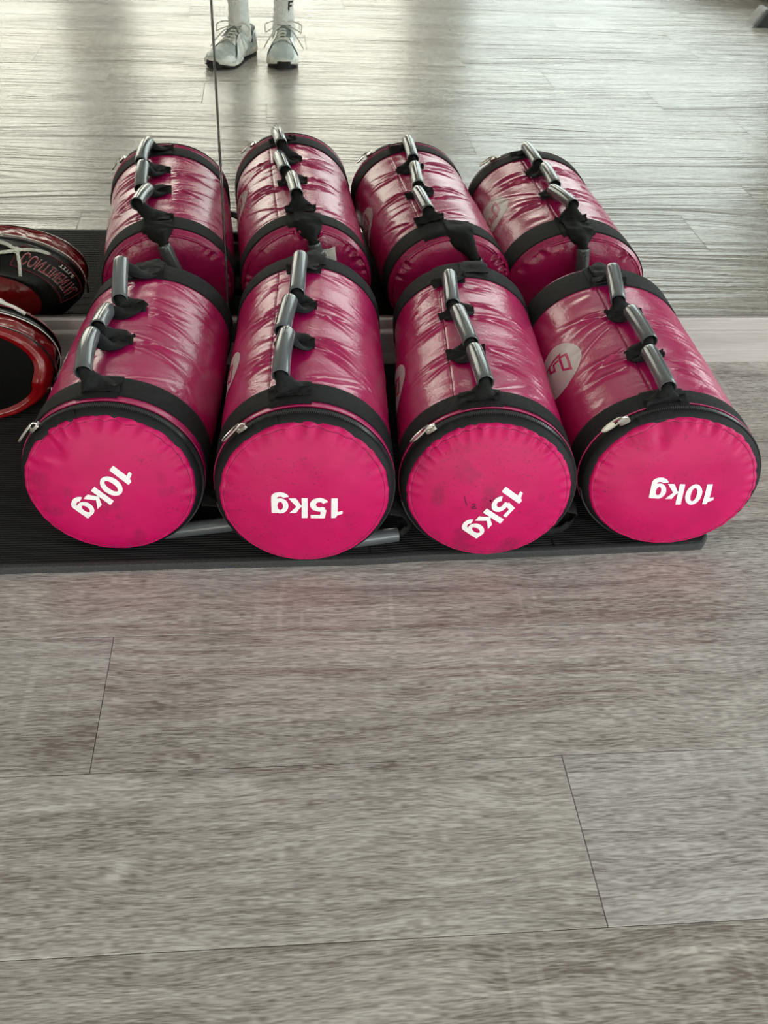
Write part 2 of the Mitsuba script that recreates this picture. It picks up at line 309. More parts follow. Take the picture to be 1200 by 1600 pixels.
# (s, angle, height) of both ends of each handle sleeve, rear to front, and the angle of the four sewn points from front to rear
HAND = [
    ([(.432, -17.9, .034), (.323, -13.2, .015), (.300, -20.1, .011), (.213, -16.5, .025), (.194, -18.5, .025), (.079, -13.9, .025)], (-7, -9, -8, -6)),
    ([(.460, -5.1, .029), (.342, -6.6, .019), (.314, -10.6, .021), (.219, -14.0, .020), (.186, -10.2, .032), (.081, -12.7, .026)], (-9, -7, -6, -3)),
    ([(.449, -15.0, .016), (.344, -15.9, .013), (.318, -13.2, .013), (.209, -8.3, .012), (.179, -7.2, .016), (.075, -4.6, .021)], (-8, -11, -13, -15)),
    ([(.430, -3.1, .029), (.327, -8.5, .021), (.294, -4.0, .017), (.192, -3.1, .018), (.163, -6.4, .017), (.052, -7.2, .019)], (-9, -7, -6, -4)),
]

def kprof(b, s):
    k = 1 - b.tp * np.maximum(s, 0)
    front = b.kc + (1 - b.kc) * np.sqrt(np.clip(1 - (1 - np.clip(s / .020, 0, 1)) ** 2, 0, 1))
    rear = 1 - .05 * sm((s - b.r2) / .012)
    return k * front * rear * (1 + .012 * np.sin(np.pi * np.clip((s - b.f1) / (b.r1 - b.f1), 0, 1)))

def surf(b, s, ph, off=0.0):
    """Local point (lateral, s, up) of the bag's skin at distance s from the front seam and angle ph from the top, then world."""
    s, ph = np.broadcast_arrays(np.asarray(s, float), np.asarray(ph, float))
    k = kprof(b, s)
    l = (b.rh * k + off) * np.sin(ph); z = (b.rv * k + off) * np.cos(ph)
    lo = -b.rv + .0005; d = z - lo
    z = lo + np.where(d > .006, d, .006 * np.exp(np.minimum(d, .006) / .006 - 1) )
    sh = b.tilt * np.cos(ph) * (1 - sm(s / .06))
    return l[..., None] * b.rt + (s + sh)[..., None] * b.ax + z[..., None] * np.array([0, 0, 1.0]) + b.c

def make_creases(b):
    rng = np.random.default_rng(40 + b.i); cs = []
    tack_s = tacks(b)
    for j, (ts, tp_) in enumerate(tack_s):
        t0 = math.radians(tp_) * b.rh
        for side in (-1, 1):
            for q in range(6 if 0 < j < 3 else 4):
                s0 = ts + rng.normal(0, .017); st = t0 + side * rng.uniform(.012, .034)
                slope = -(.34 if side > 0 else .22) + rng.normal(0, .24)
                if j == 0: slope = abs(slope) * .8
                cs.append((s0, st, side, slope, rng.uniform(.040, .100), rng.uniform(.0024, .0046), rng.uniform(.0011, .0030) * (1.1 if 0 < j < 3 else .7), rng.uniform(-1.5, 1.5)))
    for q in range(8):      # loose folds further down the flanks
        side = rng.choice([-1, 1]); cs.append((rng.uniform(b.f1, b.r1), side * rng.uniform(.03, .11), side, rng.normal(-.35, .3), rng.uniform(.03, .07), rng.uniform(.005, .011), rng.uniform(.0005, .0013), rng.uniform(-2, 2)))
    return cs
def tacks(b):
    h = HAND[b.i]; m = lambda i, j: (h[0][i][0] + h[0][j][0]) / 2 * K
    return [(h[0][5][0] * K - .010, h[1][0]), (m(3, 4), h[1][1]), (m(1, 2), h[1][2]), (h[0][0][0] * K + .004, h[1][3])]

def disp(b, s, t):
    """Height of the skin's folds at (s, t); t runs round the bag in metres from the top."""
    s, t = np.broadcast_arrays(np.asarray(s, float), np.asarray(t, float))
    p = np.stack([s * 16 + b.i * 7.3, t * 16, np.full_like(s, b.i * 3.1)], -1)
    d = .0040 * (meshkit.fbm(p * .8, 2, 3) - .5) + .0011 * (meshkit.noise(p * [4.2, 1.2, 1], 9) - .5)
    for s0, t0, side, slope, ln, w, amp, cv in b.cr:
        a = (t - t0) * side / ln; on = (a > 0) & (a < 1)
        if not on.any(): continue
        a_ = np.where(on, a, 0); q = s - (s0 + slope * a_ * ln + cv * (a_ * ln) ** 2)
        win = np.minimum(a_ / .12, 1) * (1 - a_) ** 1.1 * on; ww = w * (.55 + .9 * a_)
        d = d + amp * win * (np.exp(-(q / ww) ** 2) - .75 * np.exp(-((q - 1.5 * ww) / ww) ** 2))
    ts = math.radians(b.seam) * b.rh; u = np.abs(t - ts)
    rip = meshkit.noise(np.stack([s * 190, t * 40, np.full_like(s, b.i * 5.0)], -1), 21) - .5
    d = d + (.0010, .0026, .0008, .0009)[b.i] * rip * np.exp(-u / .008) * np.where(t < ts, 1, .7) - .0012 * np.exp(-(u / .0011) ** 2)
    edge = sm((s - b.f1 - .001) / .012) * sm((b.r1 - .001 - s) / .012)
    return d * edge

def ring_part(b, prof, n=240, wave=None, bottom=True):
    """A band round the bag from (s, radial offset) pairs."""
    ph = np.linspace(-np.pi, np.pi, n, endpoint=False)
    P = np.array([surf(b, np.full(n, s), ph, o if wave is None else o + wave(ph)) for s, o in prof])
    m = grid_mesh(P, True)
    uv = np.stack([np.repeat(np.array([q[0] for q in prof]), n) , np.tile(ph * b.rh, len(prof))], -1)
    return m, uv

def cap_s(b, l, z, front=True):
    """s of the front (or rear) cap over the point (l, z) of its disc."""
    k = b.kc if front else .95 * (1 - b.tp * b.r2)
    ql, qz = l / (b.rh * k), z / (b.rv * k); q = np.hypot(ql, qz); ph = np.arctan2(ql, qz)
    rng = np.random.default_rng(70 + b.i + 10 * (not front)); g = np.zeros_like(q)
    for f in range(14):
        fr = rng.integers(9, 46); g = g + rng.normal(0, 1) * np.sin(fr * ph + rng.uniform(0, 6.3)) / 3.2
    up = .55 + .45 * np.cos(ph)
    ga = .0020 * g * (.08 + .92 * up ** 1.6) * sm((q - .78) / .20)
    B = .019 if front else .013
    if not front: ga = .0038 * g * up ** 1.2 * sm((q - .82) / .16) * sm((meshkit.noise(np.stack([np.cos(ph) * 2.2 + b.i * 3, np.sin(ph) * 2.2, 0 * ph], -1), 31) - .35) / .3)
    h = B * np.clip(1 - q ** 2.6, 0, 1) ** .75 + .0035 * (meshkit.fbm(np.stack([l * 26, z * 26, np.full_like(l, b.i + 9.0 * front)], -1), 2, 5) - .5) * (1 - q ** 4) + ga
    if front and b.dent is not None:
        dp = (ph - math.radians(b.dent)); h = h - .0065 * np.exp(-(dp / .10) ** 2) * sm((q - .60) / .22) + .003 * np.exp(-((dp + .2) / .12) ** 2) * sm((q - .65) / .2)
    if front: return b.tilt * np.cos(ph) * q - h
    return b.r2 + .009 + h

def cap_mesh(b, front=True, nr=64, na=420):
    k = b.kc if front else .95 * (1 - b.tp * b.r2)
    ph = np.linspace(-np.pi, np.pi, na, endpoint=False); q = np.linspace(0.004, 1, nr) ** .8
    sc = meshkit.noise(np.stack([np.cos(ph) * 5.5, np.sin(ph) * 5.5, np.full(na, b.i + 4.0 * front)], -1), 6) - .5
    sc2 = meshkit.noise(np.stack([np.cos(ph) * 13, np.sin(ph) * 13, np.full(na, b.i + 4.0 * front)], -1), 8) - .5
    Q, PH = np.meshgrid(q, ph, indexing='ij')
    rad = Q * (1 + (.016 * sc + .010 * sc2)[None] * sm((Q - .8) / .2))
    l, z = rad * b.rh * k * np.sin(PH), rad * b.rv * k * np.cos(PH)
    s = cap_s(b, l, z, front)
    hem = sm((Q - .955) / .01) * (1 - sm((Q - .99) / .02)) * .0012
    s = s - hem if front else s + hem
    lo = -b.rv + .0008
    z = np.maximum(z, lo)
    P = l[..., None] * b.rt + s[..., None] * b.ax + z[..., None] * np.array([0, 0, 1.0]) + b.c
    # the rim turns in over the zipper tape
    turn = P[-1] + (b.ax * .004 if front else -b.ax * .006); P = np.concatenate([P, turn[None]])
    m = grid_mesh(P, True, flip=not front)
    uv = np.stack([l.ravel(), z.ravel()], -1); uv = np.vstack([uv, uv[-na:]]) + [b.i * 10.0 + (0 if front else 5.0) * 0 + .0, b.i * 10.0]
    return m, uv

def on_cap(b, l, z, lift, front=True):
    s = cap_s(b, l, z, front); s = s - lift if front else s + lift
    return l[..., None] * b.rt + s[..., None] * b.ax + z[..., None] * np.array([0, 0, 1.0]) + b.c

def heavy_text(text):
    """Heavy grotesque letters (capitals 1 high) as one shapely shape, for the weights printed on the bags."""
    import shapely.geometry as sg
    from shapely import affinity
    from shapely.ops import unary_union
    W = .205
    L = lambda p, w=W, cap=2: sg.LineString(p).buffer(w / 2, cap_style=cap, join_style=2 if cap == 2 else 1)
    arc = lambda cx, cy, rx, ry, a0, a1, n=26: [(cx + rx * math.cos(math.radians(a)), cy + ry * math.sin(math.radians(a))) for a in np.linspace(a0, a1, n)]
    arcb = lambda *q: sg.LineString(arc(*q)).buffer(W / 2, cap_style=2, join_style=1)
    ell = lambda cx, cy, rx, ry: sg.Polygon(arc(cx, cy, rx, ry, 0, 360, 50))
    G = {'1': (sg.Polygon([(.22, 0), (.44, 0), (.44, 1), (.28, 1), (.24, .88), (.05, .80), (.05, .65), (.22, .69)]), .54),
         '0': (ell(.32, .5, .31, .515).difference(ell(.32, .5, .115, .335)), .68),
         '5': (unary_union([sg.Polygon([(.12, 1), (.60, 1), (.60, .83), (.28, .83), (.25, .60), (.06, .58)]), arcb(.30, .33, .225, .235, 205, 490), sg.Polygon([(.10, .52), (.26, .62), (.30, .50), (.14, .44)])]), .66),
         'k': (unary_union([sg.box(.04, 0, .245, 1), sg.Polygon([(.24, .36), (.43, .73), (.67, .73), (.42, .42)]), sg.Polygon([(.24, .42), (.34, .55), (.69, 0), (.44, 0)])]), .67),
         'g': (unary_union([ell(.30, .37, .28, .375).difference(ell(.30, .37, .095, .205)), sg.box(.40, -.02, .60, .73), arcb(.30, -.02, .20, .165, 190, 360)]), .68)}
    out, x = [], 0
    for ch in text:
        g, w = G[ch]; out.append(affinity.translate(g, x, 0)); x += w
    return affinity.translate(unary_union(out), -x / 2, -.5)

def cap_text(b, text, h, centre, ang, depth=.0004, lift=.0005):
    shape = heavy_text(text).simplify(.004); m = cat(*[trimesh.creation.extrude_polygon(g, 1.0, engine='earcut') for g in getattr(shape, 'geoms', [shape])])
    m.apply_scale([h * 1.24, h, depth]); m = m.subdivide_to_size(.004); v = m.vertices.copy()
    a = math.radians(ang); l = centre[0] + v[:, 0] * math.cos(a) - v[:, 1] * math.sin(a); z = centre[1] + v[:, 0] * math.sin(a) + v[:, 1] * math.cos(a)
    return trimesh.Trimesh(on_cap(b, l, z, lift + v[:, 2]), m.faces, process=False)

def ribbon(path, lat, nor, width, curl, seed, thick=.0014, nu=13, crumple=.0016):
    """Webbing along a path: flat where curl is 0, rolled into a sleeve where it is 1."""
    p = np.asarray(path); n = len(p); u = np.linspace(-1, 1, nu); rng = np.random.default_rng(seed)
    w = np.broadcast_to(width, (n,)); out = []
    for sgn in (0, 1):
        rows = []
        for i in range(n):
            al = max(curl[i], .02) * 1.75 * np.pi; R = w[i] / al; a = u * al / 2
            x, y = R * np.sin(a), R * (np.cos(a) - 1) + (R - R * np.cos(al / 2)) * .5
            flat_ = 1 - curl[i]
            cr = crumple * flat_ * (meshkit.noise(np.stack([u * 2.1 + seed, np.full(nu, i * .35), np.full(nu, seed * 1.7)], -1), 4) - .35) * 2
            y = y + cr - sgn * thick
            rows.append(p[i] + x[:, None] * lat[i] + y[:, None] * nor[i])
        out.append(np.array(rows))
    top, bot = out
    P = np.concatenate([top, bot[:, ::-1]], 1)
    m = grid_mesh(P, True)
    if m.volume < 0: m.invert()
    d = np.r_[0, np.cumsum(np.linalg.norm(np.diff(p, axis=0), axis=1))]
    uv = np.stack([np.tile(np.r_[u, u[::-1]] * .02, n), np.repeat(d, 2 * nu)], -1)
    return m, uv

def build_bag(b):
    name = 'power_bag' if b.i == 0 else f'power_bag_{b.i:03d}'
    b.cr = make_creases(b); key = name
    # --- skin of the body
    NS, NF = 250, 400
    s = np.linspace(.018, b.r2 + .012, NS); ph = np.linspace(-np.pi, np.pi, NF)
    S, PH = np.meshgrid(s, ph, indexing='ij'); D = disp(b, S, PH * b.rh)
    low = sm((np.cos(PH) + .97) / .25); D = D * low
    m = grid_mesh(surf(b, S, PH, D)); uv = np.stack([(PH * b.rh).ravel() + b.i * 10, S.ravel()], -1)
    put(key + '__body', m, 'pink_vinyl', True, uv=uv)
    # --- raised edge of the body at the zipper
    m, uv = ring_part(b, [(.0235, -.001), (.0212, .0002), (.0204, .0010), (.0210, .0018), (.0230, .0016), (.0252, .0006), (.0256, -.001)], 300); put(key + '__edge_binding', m, 'pink_vinyl', True, uv=uv)
    # --- two webbing bands
    for s0, s1, wv in ((b.f2, b.f1, 1), (b.r1, b.r2, 2)):
        m, uv = ring_part(b, [(s0, -.001), (s0, .0010), (s0 + .0006, .0018), (s0 + (s1 - s0) * .5, .0020), (s1 - .0006, .0018), (s1, .0010), (s1, -.001)], 300)
        put(key + '__webbing_band', m, 'webbing', 35 if False else True, uv=uv)
    # --- zipper: tape, teeth, slider and pull
    n = 300; tape, uvt = ring_part(b, [(-.001, -.003), (-.0005, .0002), (.004, .0006), (.009, .0004), (.0105, -.0006), (.012, .0004), (.0165, .0006), (.0205, .0002), (.0215, -.002)], n)
    put(key + '__zipper', tape, 'zip_tape', True, uv=uvt)
    tv, tf = [], []
    cube = trimesh.creation.box((1, 1, 1))
    N = 230; a0, a1 = math.radians(b.pull + 4), math.radians(b.pull + 300)
    for q in range(N):
        p = a0 + (a1 - a0) * q / N
        for sgn in (-1, 1):
            sc = .0105 + sgn * .0012
            c0 = surf(b, sc, p + .2 * sgn * (a1 - a0) / N, .0010); e1 = surf(b, sc + .001, p, .0010) - surf(b, sc - .001, p, .0010); e1 /= np.linalg.norm(e1)
            e2 = surf(b, sc, p + .01, 0.) - surf(b, sc, p - .01, 0.); e2 /= np.linalg.norm(e2); e3 = np.cross(e1, e2)
            M = np.stack([e1 * .0027, e2 * .0013, e3 * .0022], 1)
            tf.append(cube.faces + 8 * len(tv)); tv.append(cube.vertices @ M.T + c0)
    put(key + '__zipper__teeth', trimesh.Trimesh(np.vstack(tv), np.vstack(tf), process=False), 'zip_nylon'); tag(key + '__zipper__teeth', 'black nylon zipper teeth', kind='stuff')
    pp = math.radians(b.pull); A = surf(b, .010, pp + .03, .004); 
    e2 = surf(b, .010, pp - .05, 0.) - surf(b, .010, pp + .05, 0.); e2 /= np.linalg.norm(e2); e1 = b.ax; e3 = np.cross(e1, e2); e3 = e3 if e3 @ (A - b.c) > 0 else -e3; e1 = np.cross(e2, e3)
    def loc(x, y, z): return A + e2 * x + e1 * y + e3 * z
    hull = lambda pts: trimesh.convex.convex_hull(np.array(pts))
    sl = hull([loc(x, y * w, z) for x, w in ((-.006, .0042), (-.003, .0052), (.004, .0040), (.007, .0026)) for y in (-1, 1) for z in (-.002, .0015)])
    bridge = tube([loc(*q) for q in ((-.005, 0, .001), (-.003, 0, .0042), (.001, 0, .0048), (.004, 0, .0035), (.005, 0, .001))], .0011, 8)
    put(key + '__zipper__slider', cat(sl, bridge), 'zip_metal', 30); tag(key + '__zipper__slider', 'silver zipper slider')
    ln = .027; an = np.linspace(0, 2 * np.pi, 40, endpoint=False)
    loop = [loc(.0005 + ln / 2 * (1 - np.cos(a)), .0045 * np.sin(a) * (1 if abs(np.cos(a)) < .99 else 1), .0050 - .0035 * (1 - np.cos(a)) / 2) for a in an]; loop.append(loop[0])
    body = hull([loc(x, y, z - .002 * x / .02) for x, ys in ((.011, .0020), (.014, .0034), (.024, .0036), (.027, .0024)) for y in (-ys, ys) for z in (.0036, .0048)])
    put(key + '__zipper__pull_tab', cat(tube(loop, .0011, 8, False), body), 'zip_metal', 30); tag(key + '__zipper__pull_tab', 'silver zipper pull')
    # --- black fabric tab sewn where the zipper ends meet
    gp = np.linspace(math.radians(b.pull + 9), math.radians(b.seam + 7), 14); gs = [(-.0005, .0012), (.002, .0028), (.006, .0033), (.0085, .0020)]
    P = np.array([surf(b, np.full(14, q[0]), gp, q[1]) for q in gs]); put(key + '__zipper__end_tab', grid_mesh(P), 'webbing', True, uv=np.stack([np.repeat(np.arange(4) * .003, 14), np.tile(gp * b.rh, 4)], -1))
    # patch of doubled webbing over the front band below the handle
    c0 = math.radians(tacks(b)[0][1]); gp = np.linspace(c0 - .23, c0 + .23, 16); gs = [(b.f2 - .0068, .0004), (b.f2 - .0062, .0020), (b.f2 + .002, .0030), (b.f1 - .003, .0032), (b.f1 + .0008, .0030), (b.f1 + .0012, .0010)]
    P = np.array([surf(b, np.full(16, q[0]), gp, q[1]) for q in gs]); put(key + '__handle_patch', grid_mesh(P), 'webbing', True, uv=np.stack([np.tile(gp * b.rh, 6), np.repeat(np.array([q[0] for q in gs]), 16)], -1))
    c0 = math.radians(tacks(b)[3][1]); gp = np.linspace(c0 - .23, c0 + .23, 16); gs = [(b.r1 - .0012, .0010), (b.r1 - .0008, .0030), (b.r2 - .003, .0032), (b.r2 + .006, .0030), (b.r2 + .0068, .0010)]
    P = np.array([surf(b, np.full(16, q[0]), gp, q[1]) for q in gs]); put(key + '__handle_patch', grid_mesh(P), 'webbing', True, uv=np.stack([np.tile(gp * b.rh, 5), np.repeat(np.array([q[0] for q in gs]), 16)], -1))
    # --- caps, their stitching and the print
    m, uv = cap_mesh(b, True); put(key + '__front_cap', m, 'pink_canvas', True, uv=uv)
    m, uv = cap_mesh(b, False); put(key + '__rear_cap', m, 'pink_vinyl', True, uv=uv)
    an = np.linspace(-np.pi, np.pi, 200); l, z = .950 * b.rh * b.kc * np.sin(an), .950 * b.rv * b.kc * np.cos(an)
    st = tube(on_cap(b, l, z, .0001), .00034, 5, False); put(key + '__front_cap__stitching', st, 'thread_dark', True); tag(key + '__front_cap__stitching', 'dark stitched line')
    put(key + '__front_cap__weight_print', cap_text(b, b.text, .0262, b.tc, b.ta), 'print_white'); tag(key + '__front_cap__weight_print', f'white printed {b.text}')
    if b.i == 2:
        for q in ([(-.0300, .004), (-.0285, -.001), (-.0262, -.0065)], [(-.0205, -.0055), (-.0180, -.0045), (-.0165, -.0062), (-.0185, -.0085), (-.0205, -.0100), (-.0175, -.0108), (-.0150, -.0098)]):
            q = spline(np.c_[np.array(q), np.zeros(len(q))], 24); k_ = put(key + '__front_cap__ink_mark', tube(on_cap(b, q[:, 0], q[:, 1], .0002), .0006, 5), 'ink_dark', True); tag(k_, 'faint pen mark')
    # --- seam stitching along the body
    ss = np.linspace(b.f1, b.r1, 200); tt = math.radians(b.seam) * b.rh
    put(key + '__body__seam', tube(surf(b, ss, tt / b.rh, disp(b, ss, tt) + .0002), .00055, 5), 'thread_dark', True); tag(key + '__body__seam', 'dark stitched seam')
    # --- printed badge on the left flank: a drop with an outlined mark in it
    import shapely.geometry as sg
    from shapely.ops import triangulate
    tc = math.radians(b.logo) * b.rh; sc = .198
    drop = sg.MultiPoint([(sc + .046 * math.cos(a), tc + .046 * math.sin(a)) for a in np.linspace(0, 2 * np.pi, 60)] + [(sc - .002, tc - .085)]).convex_hull
    q1 = [(.219, -79.6), (.219, -73.7), (.219, -60.2), (.212, -61.0), (.1844, -61.8), (.1747, -55.7), (.2091, -54.7), (.212, -59.9)]
    q2 = [(.219, -73.7), (.2065, -74.6), (.1996, -69.3), (.2123, -68.4), (.2096, -62.6)]
    conv = lambda q: sg.LineString([(a, math.radians(p - (-68)) * .1089 + tc) for a, p in q]).buffer(.0021, cap_style=2, join_style=2)
    mark = conv(q1).union(conv(q2))
    for poly, nm, bs, lift in ((drop, 'badge', 'print_silver', .0004), (mark, 'badge_mark', 'print_pink', .0007)):
        polys = getattr(poly, 'geoms', [poly]); mm = cat(*[trimesh.Trimesh(np.c_[v2, np.zeros(len(v2))], f2, process=False) for v2, f2 in (trimesh.creation.triangulate_polygon(g, engine='earcut') for g in polys)])
        mm = mm.subdivide_to_size(.0022); v2 = mm.vertices; phv = v2[:, 1] / b.rh
        P = surf(b, v2[:, 0], phv, disp(b, v2[:, 0], v2[:, 1]) * sm((np.cos(phv) + .97) / .25) + lift)
        mm = trimesh.Trimesh(P, mm.faces[:, ::-1], process=False); put(key + '__body__' + nm, mm, bs, True)
        tag(key + '__body__' + nm, 'pale printed drop badge' if nm == 'badge' else 'pink outlined emblem on the badge')
    # --- the handle: three sleeves over one strap that is sewn down four times
    h, tk = HAND[b.i][0], tacks(b)
    def at(s_, deg, hh): return surf(b, s_, math.radians(deg), hh)
    SL = [((h[5][0] * K, h[5][1], h[5][2] * K), (h[4][0] * K, h[4][1], h[4][2] * K)), ((h[3][0] * K, h[3][1], h[3][2] * K), (h[2][0] * K, h[2][1], h[2][2] * K)), ((h[1][0] * K, h[1][1], h[1][2] * K), (h[0][0] * K, h[0][1], h[0][2] * K))]
    ctrl = []      # world point, curl, width
    def key_at(p, cu, w): ctrl.append(np.r_[p, cu, w])
    key_at(at(tk[0][0] - .010, tk[0][1], .0030), 0, .030); key_at(at(tk[0][0] - .002, tk[0][1], .0034), .05, .038)
    for j in range(3):
        a, c = SL[j]; pa, pc = at(*a), at(*c); d = (pc - pa) / np.linalg.norm(pc - pa)
        arch = .004 if b.i in (0, 1) and j in (0,) else .0015
        pm = (pa + pc) / 2 + surf(b, (a[0] + c[0]) / 2, math.radians((a[1] + c[1]) / 2), 1) * arch - surf(b, (a[0] + c[0]) / 2, math.radians((a[1] + c[1]) / 2), 0) * arch
        tt = np.linspace(0, 1, 14)[:, None]; path = (1 - tt) ** 2 * pa + 2 * tt * (1 - tt) * (2 * pm - (pa + pc) / 2) + tt ** 2 * pc
        put(key + '__handle_sleeve', pipe(path, .0101, .0082), 'pvc_grey', 50)
        key_at(path[1], 1, .036); key_at(path[-2], 1, .036)
        if j < 2:
            s_, dg = tk[j + 1]; key_at(at(s_ - .005, dg, .0032), .0, .041); key_at(at(s_ + .005, dg, .0032), .0, .041)
        else: key_at(at(tk[3][0] + .004, tk[3][1], .0042), .05, .040); key_at(at(tk[3][0] + .016, tk[3][1], .0040), 0, .036)
    ctrl = np.array(ctrl); path = spline(ctrl, 150)
    tg = np.gradient(path[:, :3], axis=0); tg /= np.linalg.norm(tg, axis=1, keepdims=True)
    ctr = b.c + b.ax * ((path[:, :3] - b.c) @ b.ax)[:, None]; up = path[:, :3] - ctr; up -= tg * (up * tg).sum(1, keepdims=True); up /= np.linalg.norm(up, axis=1, keepdims=True)
    lat = np.cross(tg, up)
    m, uv = ribbon(path[:, :3], lat, up, path[:, 4], np.clip(path[:, 3], 0, 1), b.i + 2)
    put(key + '__handle_strap', m, 'webbing', True, uv=uv)
    for j in range(4):      # the crosswise folds that stand out beside each sewn point
        s_, dg = tk[j]; rng = np.random.default_rng(300 + b.i * 10 + j)
        skew = {0: (.012, .024), 1: (.020, .022), 2: (.022, .020), 3: (.020, .022)}[b.i]
        tl = np.linspace(-skew[0] - .003, skew[1], 17); fold = []
        for r_, (ds, o) in enumerate(((-.0075, .0012), (-.0060, .0042), (-.0015, .0066), (.0015, .0048), (.0045, .0064), (.0085, .0036), (.0095, .0010))):
            fl = np.abs(tl) / .022
            wob = (meshkit.noise(np.stack([tl * 160, np.full(17, r_ * .9), np.full(17, b.i * 4 + j * 1.0)], -1), 12) - .5)
            fold.append(surf(b, s_ + ds * (.75 + .35 * fl) + .004 * wob, math.radians(dg) + tl / b.rh, .001 + o * (.45 + .75 * fl + 1.1 * wob * (o > .002))))
        P = np.array(fold); put(key + '__handle_loop', grid_mesh(P), 'webbing', True, uv=np.stack([np.repeat(np.arange(7) * .003, 17), np.tile(tl, 7)], -1))
    # --- rear handle: a strap down the rear cap with one sleeve
    zt = b.rv * .93
    l0, z0, sl_ = ((-.003, .076, .36), (.007, .080, .27), (.027, .058, .55), (-.005, .086, .06))[b.i]
    zs = min(z0, zt - .004); le = l0 - (b.rv - zs) * sl_
    pts = [np.r_[surf(b, b.r2 - .030, le / b.rh, .0036), 0, .040], np.r_[surf(b, b.r2 - .002, le / b.rh, .0042), 0, .040], np.r_[surf(b, b.r2 + .007, le / b.rh, .0040), .12, .040]]
    for z, cu, lf, w in ((zs + .002, .8, .013, .036), (zs - .006, 1, .014, .036), (zs - .085, 1, .015, .036), (zs - .10, .6, .012, .036), (zs - .125, 0, .004, .042), (zs - .140, 0, .003, .042)):
        pts.append(np.r_[on_cap(b, np.array(l0 + (zs - z) * sl_), np.array(max(z, -b.rv * .9)), lf, False), cu, w])
    pr = spline(np.array(pts), 70); tg = np.gradient(pr[:, :3], axis=0); tg /= np.linalg.norm(tg, axis=1, keepdims=True)
    bl = sm(np.arange(70)[:, None] / 69 * 3.2); up = (1 - bl) * np.array([0, 0, 1.0]) + bl * b.ax; up = up - tg * (up * tg).sum(1, keepdims=True); up /= np.linalg.norm(up, axis=1, keepdims=True)
    m, uv = ribbon(pr[:, :3], np.cross(tg, up), up, pr[:, 4], np.clip(pr[:, 3], 0, 1), 20 + b.i); put(key + '__rear_strap', m, 'webbing', True, uv=uv)
    i0 = [int(q) for q in np.where(pr[:, 3] > .97)[0]]; put(key + '__rear_sleeve', pipe(pr[i0[0]:i0[-1] + 1, :3], .0101, .0082), 'pvc_grey', 50)
    # --- low side handle on the right: strap ends on the front band, sleeve resting on the mat
    if b.i < 3:
        sa = .030 + (.0, .0, .0)[b.i]
        ep = surf(b, .026, math.radians(112), .001); e0 = surf(b, .040, math.radians(168), .001)
        ex = {0: (.128, .024), 1: (.110, .022), 2: (.098, .026)}[b.i]
        tipw = b.c + b.rt * ex[0] + b.ax * .030; tipw[2] = MZ + .011
        inn = b.c + b.rt * (ex[0] - .078) + b.ax * .014; inn[2] = MZ + .010
        if b.i < 2: put(key + '__side_sleeve', pipe(np.linspace(inn, tipw, 12), .0090, .0074), 'pvc_grey', 50)
        bend = tipw + b.rt * .014 + np.array([0, 0, .012]) + b.ax * .008
        pts = [np.r_[e0, .3, .03], np.r_[inn, 1, .034], np.r_[tipw, 1, .034], np.r_[bend, .5, .034], np.r_[(bend + ep) / 2 + b.rt * .008 + np.array([0, 0, .006]), .15, .036], np.r_[ep, .1, .036]]
        pr = spline(np.array(pts), 60); tg = np.gradient(pr[:, :3], axis=0); tg /= np.linalg.norm(tg, axis=1, keepdims=True); lt = np.tile(b.ax, (60, 1)); lt = lt - tg * (lt * tg).sum(1, keepdims=True); lt /= np.linalg.norm(lt, axis=1, keepdims=True)
        m, uv = ribbon(pr[:, :3], lt, np.cross(lt, tg), pr[:, 4] * .8, np.clip(pr[:, 3], 0, 1), 30 + b.i); put(key + '__side_strap', m, 'webbing', True, uv=uv)
    else:
        ps = [surf(b, .030, math.radians(104 + 4 * q), .001 + .009 * math.sin(math.pi * q / 9)) for q in range(10)]
        pr = np.array(ps); tg = np.gradient(pr, axis=0); tg /= np.linalg.norm(tg, axis=1, keepdims=True); lt = np.tile(b.ax, (10, 1)); nr = np.cross(lt, tg)
        m, uv = ribbon(pr, lt, nr, np.full(10, .030), np.zeros(10), 44); put(key + '__side_strap', m, 'webbing', True, uv=uv)
    if b.i == 0:     # rear low handle seen in the mirror between the first two bags
        ep = surf(b, b.r1 + .01, math.radians(84), .001); t1 = surf(b, b.r1 - .004, math.radians(112), .030); t2 = t1 + b.rt * -.002 - b.ax * .055 + np.array([0, 0, -.022]); t2[2] = max(t2[2], MZ + .011)
        put(key + '__side_sleeve', pipe(np.linspace(t1, t2, 10), .0090, .0074), 'pvc_grey', 50)
        e3 = surf(b, b.r1 - .075, math.radians(150), .001)
        pts = [np.r_[ep, .1, .03], np.r_[(ep + t1) / 2 + b.rt * .012, .3, .03], np.r_[t1, 1, .032], np.r_[t2, 1, .032], np.r_[e3, .1, .03]]
        pr = spline(np.array(pts), 50); tg = np.gradient(pr[:, :3], axis=0); tg /= np.linalg.norm(tg, axis=1, keepdims=True); lt = np.tile(b.rt, (50, 1)); lt = lt - tg * (lt * tg).sum(1, keepdims=True); lt /= np.linalg.norm(lt, axis=1, keepdims=True)
        m, uv = ribbon(pr[:, :3], lt, np.cross(lt, tg), pr[:, 4] * .8, np.clip(pr[:, 3], 0, 1), 52); put(key + '__side_strap', m, 'webbing', True, uv=uv)
